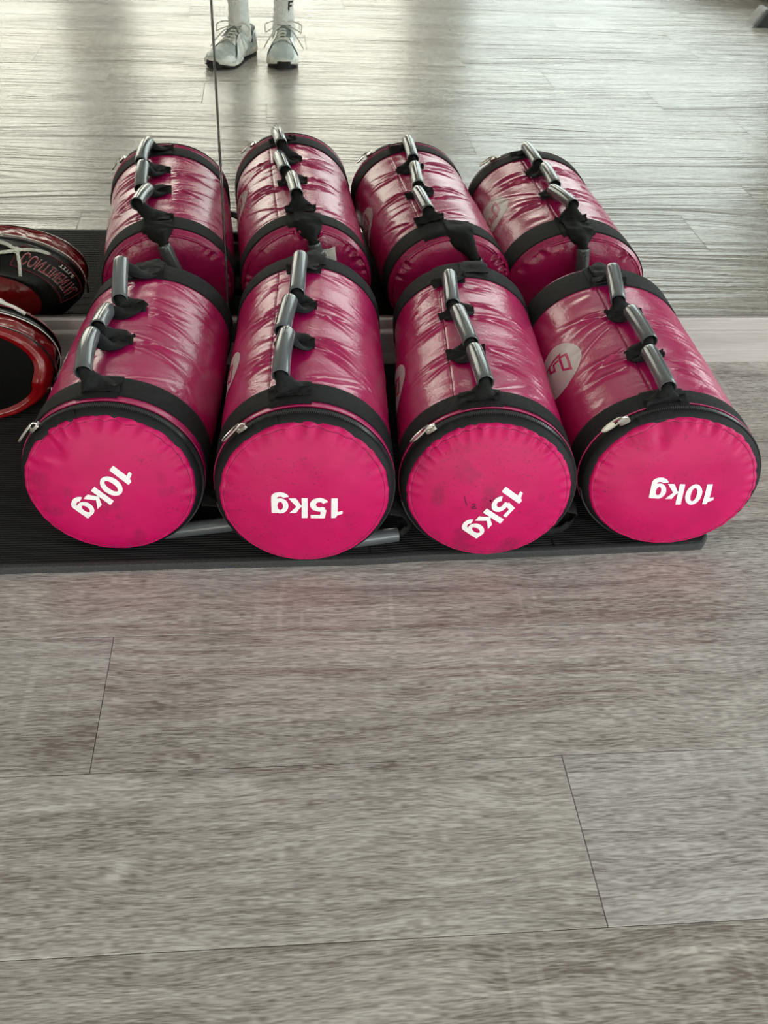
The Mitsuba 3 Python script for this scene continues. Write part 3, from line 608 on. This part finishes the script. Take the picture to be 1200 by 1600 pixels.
    if b.i == 1:     # paper tag on a loop of thread at the rear handle
        zt = b.rv * .95; a = on_cap(b, np.array(.010), np.array(zt - .016), .016, False)
        ppt = [on_cap(b, np.array(l), np.array(zt - z), o, False) for l, z, o in ((.022, .026, .012), (.040, .022, .014), (.043, .046, .009), (.027, .050, .007))]
        P = np.array([[ppt[0], ppt[0] * .5 + ppt[1] * .5 + b.ax * .003, ppt[1]], [ppt[3], ppt[3] * .5 + ppt[2] * .5 + b.ax * .004, ppt[2]]]); put(key + '__paper_tag', grid_mesh(P), 'tag_paper', True); tag(key + '__paper_tag', 'small white paper tag')
        put(key + '__tag_thread', tube(spline(np.array([a, a + b.rt * .012 + np.array([0, 0, .012]) + b.ax * .004, ppt[0] * .7 + ppt[1] * .3 + b.ax * .002]), 16), .0004, 5), 'tag_paper', True)
    return key

LB = ['pink weight bag printed 10kg, leftmost of the four, next to the red headguard', 'pink weight bag printed 15kg upside down, second from left, with the grimiest front',
      'pink weight bag printed 15kg on a slant, third from left, pen mark on front', 'pink weight bag printed 10kg upside down, rightmost, with its pale badge in view']
for b in BAGS:
    k = build_bag(b); tag(k, LB[b.i], 'weight bag', 'pink weight bags in a row on the mat')

# ================================================================= headguard beside the bags
HC = np.array([-.424, 1.224, .0790]); HR = np.array([.116, .102, .0710])
hd_o = np.array([.10, -.93, .10]); hd_o /= np.linalg.norm(hd_o)          # the face opening looks this way
hx = np.cross(hd_o, [0, 0, 1.0]); hx /= np.linalg.norm(hx); hz = np.cross(hx, hd_o)
hx = -hx if hx[0] < 0 else hx
def guard_pt(th, ph, r=1.0):
    """th from the opening's axis, ph round it."""
    d = np.cos(th)[..., None] * hd_o + np.sin(th)[..., None] * (np.sin(ph)[..., None] * hx + np.cos(ph)[..., None] * hz)
    pt = HC + HR * d * np.asarray(r)[..., None] if np.ndim(r) else HC + HR * d * r
    pt[..., 2] = np.maximum(pt[..., 2], MZ + .001); return pt
def guard():
    key = 'headguard'
    nph = 160; ph = np.linspace(-np.pi, np.pi, nph, endpoint=False)
    def band(t0, t1, n, puff, rad=1.0):
        u = np.linspace(0, 1, n); TH_, PH_ = np.meshgrid(t0 + (t1 - t0) * u, ph, indexing='ij')
        return grid_mesh(guard_pt(TH_, PH_, rad + puff * np.sin(np.pi * np.meshgrid(u, ph, indexing='ij')[0]) ** .6), True)
    rim = lambda p: 1.15 + .04 * np.cos(2 * p) - .12 * np.exp(-((p - 1.75) / .28) ** 2)
    # padded red front, with the lip rolled round the opening
    u = np.linspace(0, 1, 40); U, PH_ = np.meshgrid(u, ph, indexing='ij'); T0 = rim(PH_)
    lip = np.where(U < .25, U / .25, 1); TH_ = T0 + (1.32 - T0) * np.clip((U - .12) / .88, 0, 1)
    R_ = .89 + .11 * np.sin(np.clip(U / .3, 0, 1) * np.pi / 2) + .035 * np.sin(np.pi * np.clip((U - .2) / .8, 0, 1)) ** .5
    wr = meshkit.fbm(np.stack([np.cos(PH_) * 4, np.sin(PH_) * 4, TH_ * 6], -1), 3, 3) - .5
    put(key + '__front_pad', grid_mesh(guard_pt(TH_, PH_, R_ * 1.0 + .04 * wr * sm(U / .2)), True), 'red_leather', True); tag(key + '__front_pad', 'glossy red leather padding round the opening')
    # piping groove and black trim between the pads
    put(key + '__trim', band(1.245, 1.29, 6, .012, 1.030), 'black_leather', True); tag(key + '__trim', 'black trim strip')
    # red crown with folds, then the black rear panel, then red again
    TH_, PH_ = np.meshgrid(np.linspace(1.275, 1.66, 40), ph, indexing='ij'); wr = meshkit.fbm(np.stack([np.cos(PH_) * 5, np.sin(PH_) * 5, TH_ * 5], -1), 3, 7) - .5
    put(key + '__crown', grid_mesh(guard_pt(TH_, PH_, 1.0 + .11 * wr), True), 'red_leather', True); tag(key + '__crown', 'wrinkled red leather crown')
    put(key + '__black_edge', band(1.62, 1.72, 6, .02, 1.02), 'black_leather', True)
    put(key + '__white_edge', band(1.585, 1.615, 5, .010, 1.035), 'strap_white', True); tag(key + '__white_edge', 'white edging')
    put(key + '__rear_panel', band(1.68, 2.45, 30, .07, .985), 'black_leather', True); tag(key + '__rear_panel', 'padded black leather panel')
    TH_, PH_ = np.meshgrid(np.linspace(2.42, 3.14, 16), ph, indexing='ij'); put(key + '__rear_cup', grid_mesh(guard_pt(TH_, PH_, .98), True), 'red_leather', True); tag(key + '__rear_cup', 'red leather at the back')
    # dark lining inside
    TH_, PH_ = np.meshgrid(np.linspace(0.70, 3.1, 40), ph, indexing='ij'); TH_ = np.maximum(TH_, rim(PH_) - .02); put(key + '__lining', grid_mesh(guard_pt(TH_, PH_, .885), True, flip=True), 'joint_black', True); tag(key + '__lining', 'black lining inside')
    # white laces knotted over the top
    kn = guard_pt(np.array(1.95), np.array(.35), 1.10)
    def lace(pts): return tube(spline(np.array(pts), 24), .0028, 7)
    G = lambda t, p, r: guard_pt(np.array(t), np.array(p), r)
    put(key + '__laces', cat(lace([G(1.75, -.1, 1.06), G(1.85, .15, 1.10), kn]), lace([G(2.15, -.05, 1.06), G(2.05, .15, 1.10), kn]), lace([kn, G(1.85, .55, 1.09), G(1.80, .75, 1.06)]), lace([kn, G(2.2, .5, 1.10), G(2.35, .62, 1.06)]),
                             trimesh.Trimesh(trimesh.creation.icosphere(2, .0055).vertices + kn, trimesh.creation.icosphere(2, .0055).faces)), 'strap_white', True); tag(key + '__laces', 'knotted white laces')
    # the brand patch on the rear panel, the writing upside down as the guard lies
    def patch_pt(x, y, lift):      # x along the words, y up the letters, in metres from the patch centre
        a = math.radians(0)
        th = 2.02 - (y) / .100; p = 1.02 + (x) / .098
        return guard_pt(np.asarray(th), np.asarray(p), 1.045 + lift)
    gx, gy = np.meshgrid(np.linspace(-.066, .066, 30), np.linspace(-.022, .022, 10), indexing='ij')
    gyy = gy * (1 + .10 * gx / .066); put(key + '__patch', grid_mesh(patch_pt(gx, gyy, .018)), 'patch_black', True); tag(key + '__patch', 'black brand patch')
    xe = np.linspace(-.064, .064, 30)
    fr = [tube(patch_pt(xe, np.full(30, y), .022), .0006, 5) for y in (-.020, .020)] + [tube(patch_pt(np.full(8, x), np.linspace(-.020, .020, 8), .022), .0006, 5) for x in (-.064, .064)]
    put(key + '__patch__border', cat(*fr), 'patch_red', True)
    def word(text, h, x0, x1, y0, squash, bold, lift, bs, nm, wave=0.0):
        m = meshkit.text_mesh(text, h, .0004, bold).subdivide_to_size(.004); v = m.vertices.copy(); v[:, 0] = x0 + (v[:, 0] - v[:, 0].min()) / np.ptp(v[:, 0]) * (x1 - x0)
        y = 1 - v[:, 1] / h; hh = h * (1 + wave * (np.abs(v[:, 0]) / .055) ** 1.5)
        P = patch_pt(v[:, 0], y0 + y * hh * squash, lift + v[:, 2] * 8); mm = trimesh.Trimesh(P, m.faces, process=False); mm.fix_normals(); put(key + '__patch__' + nm, mm, bs)
    word('CONTINENTAL', .017, -.055, .055, -.013, 1, True, .021, 'patch_line', 'word_outline', .35)
    word('CONTINENTAL', .0155, -.0545, .0545, -.0122, 1, False, .028, 'patch_red', 'word', .35)
    word('TITLE', .006, -.006, .026, .0105, 1, True, .024, 'strap_white', 'small_word')
    tag(key + '__patch__word', 'red lettering CONTINENTAL'); tag(key + '__patch__small_word', 'white lettering TITLE')
    # chin strap snap at the right of the opening
    sn = G(1.265, 1.95, 1.04); put(key + '__snap', tube([sn, sn + hd_o * .006 + np.array([0, 0, -.012]), sn + hd_o * .004 + np.array([0, 0, -.022])], .0018, 8), 'zip_metal', True); tag(key + '__snap', 'metal strap clip')
    return key
tag(guard(), 'red and black leather boxing headguard with a dark opening', 'headguard')

# ================================================================= the photographer, seen in the mirror from the shins down
mat('skin', princ((0.55, 0.34, 0.25), 0.5, 0.4))
mat('lip_rose', princ((0.42, 0.16, 0.14), 0.5, 0.4))
mat('hair_brown', princ((0.06, 0.035, 0.02), 0.5, 0.4))
mat('jersey_dark', princ((0.03, 0.03, 0.035), 0.8, 0.2))
mat('shorts_grey', princ((0.08, 0.08, 0.085), 0.8, 0.2))
mat('sock_white', {'type': 'bumpmap', 'arbitrary': mikit.proc(lambda p, n, uv: 0.5 + 0.5 * dr.sin(dr.atan2(uv.y, uv.x) * 60.0), eps=0.0005), 'scale': 0.0002, 'bsdf': princ((0.70, 0.70, 0.69), 0.8, 0.2)})
mat('shoe_mesh', princ(mikit.proc(lambda p, n, uv: mix((0.30, 0.35, 0.34), (0.58, 0.62, 0.61), noise(p.x * 700.0, p.y * 700.0, p.z * 700.0))), 0.45, 0.5))
mat('shoe_white', princ((0.70, 0.70, 0.67), 0.35, 0.5))
mat('shoe_silver', princ((0.52, 0.55, 0.54), 0.25, 0.6, metallic=0.35))
mat('shoe_sole', princ((0.66, 0.65, 0.60), 0.5, 0.4))
mat('shoe_rubber', princ((0.010, 0.010, 0.010), 0.6, 0.4))
mat('shoe_green', princ((0.025, 0.060, 0.055), 0.5, 0.4))
mat('lace_cord', princ((0.62, 0.60, 0.54), 0.7, 0.3))
mat('phone_black', princ((0.01, 0.01, 0.012), 0.15, 0.5))

def limb(joints, fine=.006, it=8):
    """Joints [(point, radius)] chains -> one smooth surface."""
    out = []
    for chain in joints:
        for (p, r), (q, s) in zip(chain[:-1], chain[1:]):
            pts = []
            for c, rr in ((p, r), (q, s)):
                sp = trimesh.creation.icosphere(2, rr).vertices + np.asarray(c); pts.append(sp)
            out.append(m3.Manifold.hull_points(np.vstack(pts).astype(np.float32)))
    M = m3.Manifold.batch_boolean(out, m3.OpType.Add).refine_to_length(fine)
    mm = M.to_mesh(); t = trimesh.Trimesh(mm.vert_properties[:, :3], mm.tri_verts)
    trimesh.smoothing.filter_taubin(t, .5, .53, it); return t

FEET = [dict(toe=np.array([-.180, -.232]), yaw=27, side=-1), dict(toe=np.array([.022, -.240]), yaw=0, side=1)]
SHL = .238
def shoe_frame(ft):
    a = math.radians(ft['yaw']); f = np.array([-math.sin(a), math.cos(a), 0]); r = np.array([math.cos(a), math.sin(a), 0]); return np.r_[ft['toe'], 0] - f * SHL, f, r
def shoe_loc(ft):
    o, f, r = shoe_frame(ft)
    return lambda x, y, z: o + np.asarray(x)[..., None] * r + np.asarray(y)[..., None] * f + np.asarray(z)[..., None] * np.array([0, 0, 1.0])
def half_w(y):   # y from 0 (heel) to 1 (toe)
    return np.interp(y, [0, .03, .10, .25, .42, .60, .75, .86, .94, .985, 1], [.010, .021, .0305, .0325, .0330, .0400, .0450, .0430, .0340, .019, .006])
def bend(y, side): return side * -1 * .006 * np.sin((np.clip(y, .3, 1) - .3) / .7 * np.pi * .9) # the shoe curves to the inside
def build_shoe(ft, n):
    key = 'person__shoe' if n == 0 else f'person__shoe_{n:03d}'; W = shoe_loc(ft); sd = ft['side']
    ys = np.r_[np.linspace(0, .06, 8), np.linspace(.08, .92, 44), np.linspace(.93, 1, 10)]; an = np.linspace(0, 2 * np.pi, 48, endpoint=False)
    ground = .0 + .012 * sm((ys - .80) / .2) + .006 * sm((.10 - ys) / .1)
    def loft(w, z0, z1, px=2.6):
        P = []
        for i, y in enumerate(ys):
            c, s_ = np.cos(an), np.sin(an); x = w[i] * np.sign(c) * np.abs(c) ** (2 / px) + bend(y, sd); z = (z0[i] + z1[i]) / 2 + (z1[i] - z0[i]) / 2 * np.sign(s_) * np.abs(s_) ** (2 / px)
            P.append(W(x, np.full(48, y * SHL), z))
        m = grid_mesh(np.array(P), True)
        v = np.vstack([m.vertices, P[0].mean(0), P[-1].mean(0)]); k = len(m.vertices); j = np.arange(48); j2 = (j + 1) % 48; e = (len(ys) - 1) * 48
        m = trimesh.Trimesh(v, np.vstack([m.faces, np.stack([np.full(48, k), j, j2], 1), np.stack([np.full(48, k + 1), e + j2, e + j], 1)]), process=False)
        if m.volume < 0: m.invert()
        return m
    hw = half_w(ys)
    put(key + '__outsole', loft(hw * .95, ground, ground + .006, 4), 'shoe_rubber', 50); tag(key + '__outsole', 'black rubber outsole')
    arch = 1 - .22 * np.exp(-((ys - .42) / .11) ** 2)
    put(key + '__midsole', loft(hw * arch * 1.03, ground + .005, ground + np.interp(ys, [0, .3, .6, 1], [.034, .030, .024, .019]), 3.4), 'shoe_sole', 50); tag(key + '__midsole', 'thick off white midsole')
    top = np.interp(ys, [0, .05, .16, .30, .42, .55, .70, .85, .95, 1], [.062, .074, .070, .074, .080, .068, .054, .046, .036, .022])
    base = ground + np.interp(ys, [0, .3, .6, 1], [.028, .026, .020, .013])
    wu = hw * np.interp(ys, [0, .2, .4, .6, 1], [.96, .94, .93, .96, .96])
    P = []
    ang = np.linspace(-.05 * np.pi, 1.05 * np.pi, 40)
    for i, y in enumerate(ys):
        pw = np.interp(y, [0, .5, .8, 1], [1.5, 1.55, 1.0, .9])
        c, s_ = np.cos(ang), np.maximum(np.sin(ang), -.1); x = wu[i] * np.sign(c) * np.abs(c) ** np.interp(y, [0, .35, .6, 1], [.55, .8, .9, .8]) + bend(y, sd); z = base[i] + (top[i] - base[i]) * np.sign(s_) * np.abs(s_) ** (1 / 1.15)
        x = np.where(s_ > .2, x * (1 - .30 * (np.clip(s_, 0, 1) ** 2) * np.interp(y, [0, .2, .5, .8, 1], [.2, .3, .35, .05, 0])), x)
        P.append(W(x, np.full(40, y * SHL), z))
    P = np.array(P); put(key, grid_mesh(P, flip=True) if True else None, 'shoe_mesh', True)
        # top line helper: a point on the upper at length y and angle a
    def up(y, a, lift=.0012):
        i = np.interp(y, ys, np.arange(len(ys))); j = np.interp(a, ang, np.arange(40)); i0, j0 = int(i), int(j); i1, j1 = min(i0 + 1, len(ys) - 1), min(j0 + 1, 39); u, v = i - i0, j - j0
        p = (1 - u) * (1 - v) * P[i0, j0] + u * (1 - v) * P[i1, j0] + (1 - u) * v * P[i0, j1] + u * v * P[i1, j1]
        q = W(np.array(bend(y, sd)), np.array(y * SHL), np.array(.02)); d = (p - q) / np.linalg.norm(p - q); return p + d * lift
    def panel(rows, lift): return grid_mesh(np.array([[up(y, a, lift) for a in np.linspace(a0, a1, 12)] for y, a0, a1 in rows]))
    for s_ in (0, 1):      # white overlays, curved dark green lines, silver toe wings
        f_ = (lambda a: a * np.pi) if s_ == 0 else (lambda a: (1 - a) * np.pi)
        put(key + '__side_overlay', panel([(y, f_(.02), f_(.02 + .26 * np.sin(np.pi * (y - .36) / .40) ** .8)) for y in np.linspace(.37, .75, 16)], .0014), 'shoe_white', True)
        put(key + '__side_line', tube([up(y, f_(.06 + .30 * np.sin(np.pi * (y - .18) / .62)), .0014) for y in np.linspace(.2, .78, 26)], .0017, 6), 'shoe_green', True)
        put(key + '__toe_wing', panel([(y, f_(.03), f_(.02 + .22 * np.sin(np.pi * np.clip((y - .74) / .30, 0, 1)))) for y in np.linspace(.75, .985, 14)], .0012), 'shoe_white', True)
        put(key + '__heel_panel', panel([(y, f_(.05), f_(.40)) for y in np.linspace(.005, .20, 12)], .0014), 'shoe_silver', True)
        put(key + '__eyestay', panel([(y, f_(.28), f_(.40)) for y in np.linspace(.36, .66, 14)], .0020), 'shoe_white', True)
        put(key + '__heel_line', tube([up(y, f_(.08 + .36 * (.26 - y) / .2), .0018) for y in np.linspace(.07, .26, 14)], .0018, 6), 'shoe_green', True)
    put(key + '__toe_bumper', panel([(y, (.30) * np.pi, .70 * np.pi) for y in np.linspace(.98, 1.0, 6)], .0016), 'shoe_rubber', True); tag(key + '__toe_bumper', 'black rubber toe bumper')
    # bumper in front of the midsole
    bp = [W(np.array(hwv * q + bend(yv, sd)), np.array(yv * SHL + .003), np.array(z)) for q in (-1, 1) for yv, hwv, z1 in ((.95, .022, .020), (.985, .017, .026), (1.0, .009, .024)) for z in (.008, z1)]
    put(key + '__toe_guard', trimesh.convex.convex_hull(np.array(bp)), 'shoe_rubber', 40); tag(key + '__toe_guard', 'black rubber wrapped up over the toe')
    lc = []
    for q in range(5):
        y = .40 + .052 * q
        for a0, a1 in ((.36, .64), (.64, .36)):
            lc.append(tube([up(y + .050 * w, (a0 + (a1 - a0) * w) * np.pi, .0030 + .003 * math.sin(math.pi * w)) for w in np.linspace(0, 1, 9)], .0021, 7))
    put(key + '__laces', cat(*lc), 'lace_cord', True); tag(key + '__laces', 'crossed cream laces')
    k0 = up(.40, .5 * np.pi, .008); _, f, r = shoe_frame(ft); zz = np.array([0, 0, 1.0])
    loops = []
    for s_ in (-1, 1):
        loops.append(tube(spline(np.array([k0, k0 + r * s_ * .025 + zz * .012 + f * .006, k0 + r * s_ * .052 + zz * .002 + f * .016, k0 + r * s_ * .050 - zz * .014 + f * .024, k0 + r * s_ * .022 - zz * .002 + f * .012, k0 + f * .002]), 34), .0017, 7))
        loops.append(tube(spline(np.array([k0, k0 + r * s_ * .020 + f * .018 - zz * .006, k0 + r * s_ * .044 + f * .040 - zz * .032, k0 + r * s_ * .056 + f * .050 - zz * .050]), 24), .0017, 7))
    put(key + '__bow', cat(*loops), 'lace_cord', True); tag(key + '__bow', 'tied cream bow')
    tg_ = np.array([[W(np.array(.019 * q + bend(.3, sd)), np.array((yy) * SHL), np.array(zz_ - .004 * q * q)) for q in np.linspace(-1, 1, 9)] for yy, zz_ in ((.60, .070), (.52, .076), (.44, .086), (.38, .096), (.345, .103), (.335, .100), (.345, .092))])
    put(key + '__tongue', grid_mesh(tg_), 'tongue_cloth', True); tag(key + '__tongue', 'padded tongue')
    col = [up(.34, .62 * np.pi, .003), up(.24, .70 * np.pi, .003), up(.10, .66 * np.pi, .004), up(.01, .5 * np.pi, .006), up(.10, .34 * np.pi, .004), up(.24, .30 * np.pi, .003), up(.34, .38 * np.pi, .003)]
    put(key + '__collar', tube(spline(np.array(col), 40), .0055, 10), 'tongue_cloth', True); tag(key + '__collar', 'padded collar')
mat('tongue_cloth', two(princ((0.16, 0.19, 0.185), 0.6, 0.4)))

def build_person():
    hip, kn, an_ = {}, {}, {}
    J = []
    pel = np.array([-.045, -.445, .86])
    chains = []
    for i, ft in enumerate(FEET):
        o, f, r = shoe_frame(ft); sd = ft['side']; a = o + f * .072 + np.array([0, 0, .085]); ft['ankle'] = a
        k = a * [1, 1, 0] + np.array([sd * .012, .012, .435]); h = pel + np.array([sd * .085, 0, -.04])
        chains.append([(a + [0, 0, -.02], .030), (a + [0, 0, .05], .0255), (a * .62 + k * .38 + [0, -.006, 0], .036), (a * .35 + k * .65 + [0, -.018, 0], .050), (k, .049), (k * .5 + h * .5, .066), (h, .082)])
    ch = pel + np.array([0, .01, .30]); nk = pel + np.array([0, .055, .50]); hd = nk + np.array([0, .055, .125])
    chains += [[(pel + [.06, -.01, 0], .095), (pel + [-.06, -.01, 0], .095)], [(pel, .105), (pel + [0, .015, .15], .098)], [(pel + [0, .015, .15], .098), (ch + [.05, 0, 0], .092)], [(pel + [0, .015, .15], .098), (ch + [-.05, 0, 0], .092)],
               [(ch + [-.06, 0, 0], .090), (ch + [.06, 0, 0], .090)], [(ch + [-.13, .01, .115], .045), (ch + [.13, .01, .115], .045)], [(ch, .09), (nk, .055)], [(nk, .048), (nk + [0, .03, .06], .045)]]
    head = [[(hd + [0, -.02, .03], .074), (hd + [0, .005, .035], .072)], [(hd + [0, .01, .02], .066), (hd + [0, .045, -.05], .040)], [(hd + [0, .075, -.005], .010), (hd + [0, .088, -.030], .011)]] + [[(hd + [s * .074, -.01, -.005], .014), (hd + [s * .078, -.016, .02], .012)] for s in (-1, 1)]
    # arms down to a phone held at the camera
    PC = CAM + CR[1] * .050 - CR[2] * .016
    for s in (-1, 1):
        sh = ch + np.array([s * .150, .012, .105]); wr = PC + CR[0] * s * .062 + CR[1] * .085 - CR[2] * .030; el = np.array([pel[0] + s * .215, -.330, .985])
        chains.append([(sh, .048), (sh * .5 + el * .5, .042), (el, .036), (el * .6 + wr * .4, .034), (wr, .024)])
        palm0 = wr - CR[1] * .030 + CR[0] * s * .002; palm1 = wr - CR[1] * .075 - CR[0] * s * .004
        chains.append([(wr, .024), (palm0 - CR[2] * .004, .021)]); chains.append([(palm0 + CR[2] * .006, .017), (palm1 + CR[2] * .004, .016)]); chains.append([(palm0 - CR[2] * .014, .017), (palm1 - CR[2] * .016, .014)])
        for q in range(4):     # fingers close round the edge of the phone
            b0 = palm1 - CR[1] * (.006 - .019 * q) - CR[2] * (-.004); ln = (.9, 1.0, .95, .78)[q]
            k1 = b0 - CR[0] * s * .010 * ln + CR[2] * .014 * ln; k2 = k1 - CR[0] * s * .020 * ln + CR[2] * .003; k3 = k2 - CR[0] * s * .018 * ln - CR[2] * .001
            chains.append([(b0, .0098), (k1, .0090), (k2, .0082), (k3, .0070)])
        t0 = palm0 - CR[2] * .018; t1 = t0 - CR[1] * .030 - CR[0] * s * .012 - CR[2] * .006; t2 = t1 - CR[1] * .022 - CR[0] * s * .016 + CR[2] * .006
        chains.append([(t0, .014), (t1, .0105), (t2, .0085)])
    body = limb(chains + head, .008, 6)
    put('person', body, 'skin', True); tag('person', 'person in white crew socks and silver running shoes taking the photo, seen in the mirror', 'person')
    # clothes: shells grown from parts of the same skeleton
    def shell(chs, grow, cut_lo=None, fine=.008, it=6):
        m = limb([[(p, r + grow) for p, r in c] for c in chs], fine, it)
        return m
    leg = chains[:2]
    put('person__shorts', shell([[(c[5][0] * .5 + c[4][0] * .5, .064), (c[5][0], .068), (c[6][0], .084)] for c in leg] + [chains[2], [(pel + [.05, 0, .04], .095), (pel + [-.05, 0, .04], .095)]], .010), 'shorts_grey', True); tag('person__shorts', 'dark grey shorts')
    ar = [c for c in chains if len(c) == 5]
    put('person__shirt', shell([chains[3], chains[4], chains[5], chains[6], chains[7], [(ch, .088), (nk - [0, .01, .04], .056)]] + [[c[0], c[1]] for c in ar], .010), 'jersey_dark', True); tag('person__shirt', 'dark t-shirt')
    put('person__hair', limb([[(hd + [0, -.030, .045], .084), (hd + [0, -.004, .060], .074)], [(hd + [0, -.045, .02], .075), (hd + [0, -.050, -.06], .045)], [(hd + [0, -.075, .03], .040), (hd + [0, -.11, -.06], .022)]], .008, 6), 'hair_brown', True); tag('person__hair', 'brown hair tied back')
    for s in (-1, 1): put('person__eye', trimesh.Trimesh(trimesh.creation.icosphere(2, .011).vertices + hd + [s * .029, .062, .004], trimesh.creation.icosphere(2, .011).faces), 'tag_paper', True)
    for s in (-1, 1): put('person__iris', trimesh.Trimesh(trimesh.creation.icosphere(2, .0056).vertices + hd + [s * .029, .0685, .001], trimesh.creation.icosphere(2, .0056).faces), 'hair_brown', True)
    put('person__mouth', tube(spline(np.array([hd + [-.016, .079, -.057], hd + [0, .085, -.060], hd + [.016, .079, -.057]]), 12), .0032, 8), 'lip_rose', True)
    for i, c in enumerate(leg):
        a = FEET[i]['ankle']
        zz = np.linspace(.045, .34, 70); nrow = []
        pts = np.array([p for p, r in c[:5]]); rr = np.array([r for p, r in c[:5]])
        for z in zz:
            cc = np.array([np.interp(z, pts[:, 2], pts[:, 0]), np.interp(z, pts[:, 2], pts[:, 1]), z]); R_ = np.interp(z, pts[:, 2], rr) + .0022 + .0012 * math.sin(z * 260) * (z < .13) - .0009 * (z > .325)
            an2 = np.linspace(0, 2 * np.pi, 48, endpoint=False); R_ = R_ * (1 + .10 * np.maximum(0, .12 - z) / .12 * np.cos(2 * an2))
            nrow.append(cc + np.stack([R_ * np.cos(an2), R_ * np.sin(an2), 0 * an2], -1))
        P = np.array(nrow); m = grid_mesh(P, True); uv = np.stack([(P - P.mean(1, keepdims=True))[..., 0].ravel(), (P - P.mean(1, keepdims=True))[..., 1].ravel()], -1)
        put('person__sock', m, 'sock_white', True, uv=uv)
        tag('person__sock' if i == 0 else 'person__sock_001', 'white ribbed crew sock')
        if i == 1:      # dark letters knitted into the outer front of the sock
            for txt, z0, hgt in (('F', .126, .024), ('E', .155, .011), ('E', .170, .011)):
                t = meshkit.text_mesh(txt, hgt, .0004, True).subdivide_to_size(.004); v = t.vertices
                z = z0 + v[:, 1]; an3 = math.radians(52) - (v[:, 0] * 1.15) / .033     # right way round once the mirror has turned it
                an3 = math.radians(70) - (v[:, 0] * 1.1) / .033
                cx = np.interp(z, pts[:, 2], pts[:, 0]); cy = np.interp(z, pts[:, 2], pts[:, 1]); R_ = np.interp(z, pts[:, 2], rr) + .0032 + v[:, 2]
                put('person__sock_001__letter', trimesh.Trimesh(np.stack([cx + R_ * np.cos(an3), cy + R_ * np.sin(an3), z], -1), t.faces, process=False), 'shoe_rubber'); 
            tag('person__sock_001__letter', 'black knitted letter')
    for i, ft in enumerate(FEET): build_shoe(ft, i)
    # the phone
    ph = box(-.036, .036, -.0735, .0735, -.004, .004, .003); M = np.eye(4); M[:3, 0], M[:3, 1], M[:3, 2], M[:3, 3] = CR[0], CR[1], CR[2], PC; ph.apply_transform(M)
    put('phone', ph, 'phone_black', 30); tag('phone', 'black phone held up in both hands', 'phone')
build_person()

# ================================================================= weight bench at the far right of the mirror view
def bench():
    key = 'exercise_machine'; x0, y0 = 1.655, -.945
    fb_ = trimesh.creation.box((1, 1, 1)); v = []
    for x in (0, 1):
        for y in (-.030, .030):
            for z in (.004, .056): v.append((x0 + (1.1 if x else .034 * z / .056), y0 + y, z))
    put(key + '__foot_bar', trimesh.convex.convex_hull(np.array(v)), 'steel_black', False); tag(key + '__foot_bar', 'black steel floor bar')
    v = []
    for dx in (-.010, .004):
        for y in (-.033, .033):
            for z in (.0, .060): v.append((x0 + dx + .034 * z / .056, y0 + y, z))
    put(key + '__end_cap', trimesh.convex.convex_hull(np.array(v)), 'cap_rim', False); tag(key + '__end_cap', 'grey end cap')
    v2 = [(x - .012 if x < x0 + .03 and False else x, y, z) for x, y, z in v]
    put(key + '__end_plug', trimesh.convex.convex_hull(np.array([(x0 - .0115 + .034 * z / .056 + d, y0 + y, z) for d in (0, .004) for y in (-.026, .026) for z in (.008, .052)])), 'steel_black'); tag(key + '__end_plug', 'black plug in the end of the bar')
    put(key + '__spine', box(2.17, 2.24, -1.3, y0, .02, .09, .006), 'steel_black', 30)
    w = trimesh.convex.convex_hull(np.array([(x, y, z) for x, y in ((1.62, -1.75), (2.0, -1.08), (3.0, -1.08), (3.0, -2.4), (1.62, -2.4)) for z in (.05, .115 + .27 * (x - 1.62))]))
    put(key + '__deck', w, 'steel_black', 30); tag(key + '__deck', 'wedge shaped black deck')
    for x in (1.95, 2.75): put(key + '__foot', box(x, x + .08, -2.25, -1.40, 0, .06, .004), 'phone_black', 30)
    put(key + '__tower', box(2.16, 3.05, -1.70, -1.12, .38, 1.75, .03), 'steel_black', 30); tag(key + '__tower', 'tall black weight stack cover')
    tag(key, 'black exercise machine whose foot bar shows at the top right of the mirror', 'exercise machine')
bench()
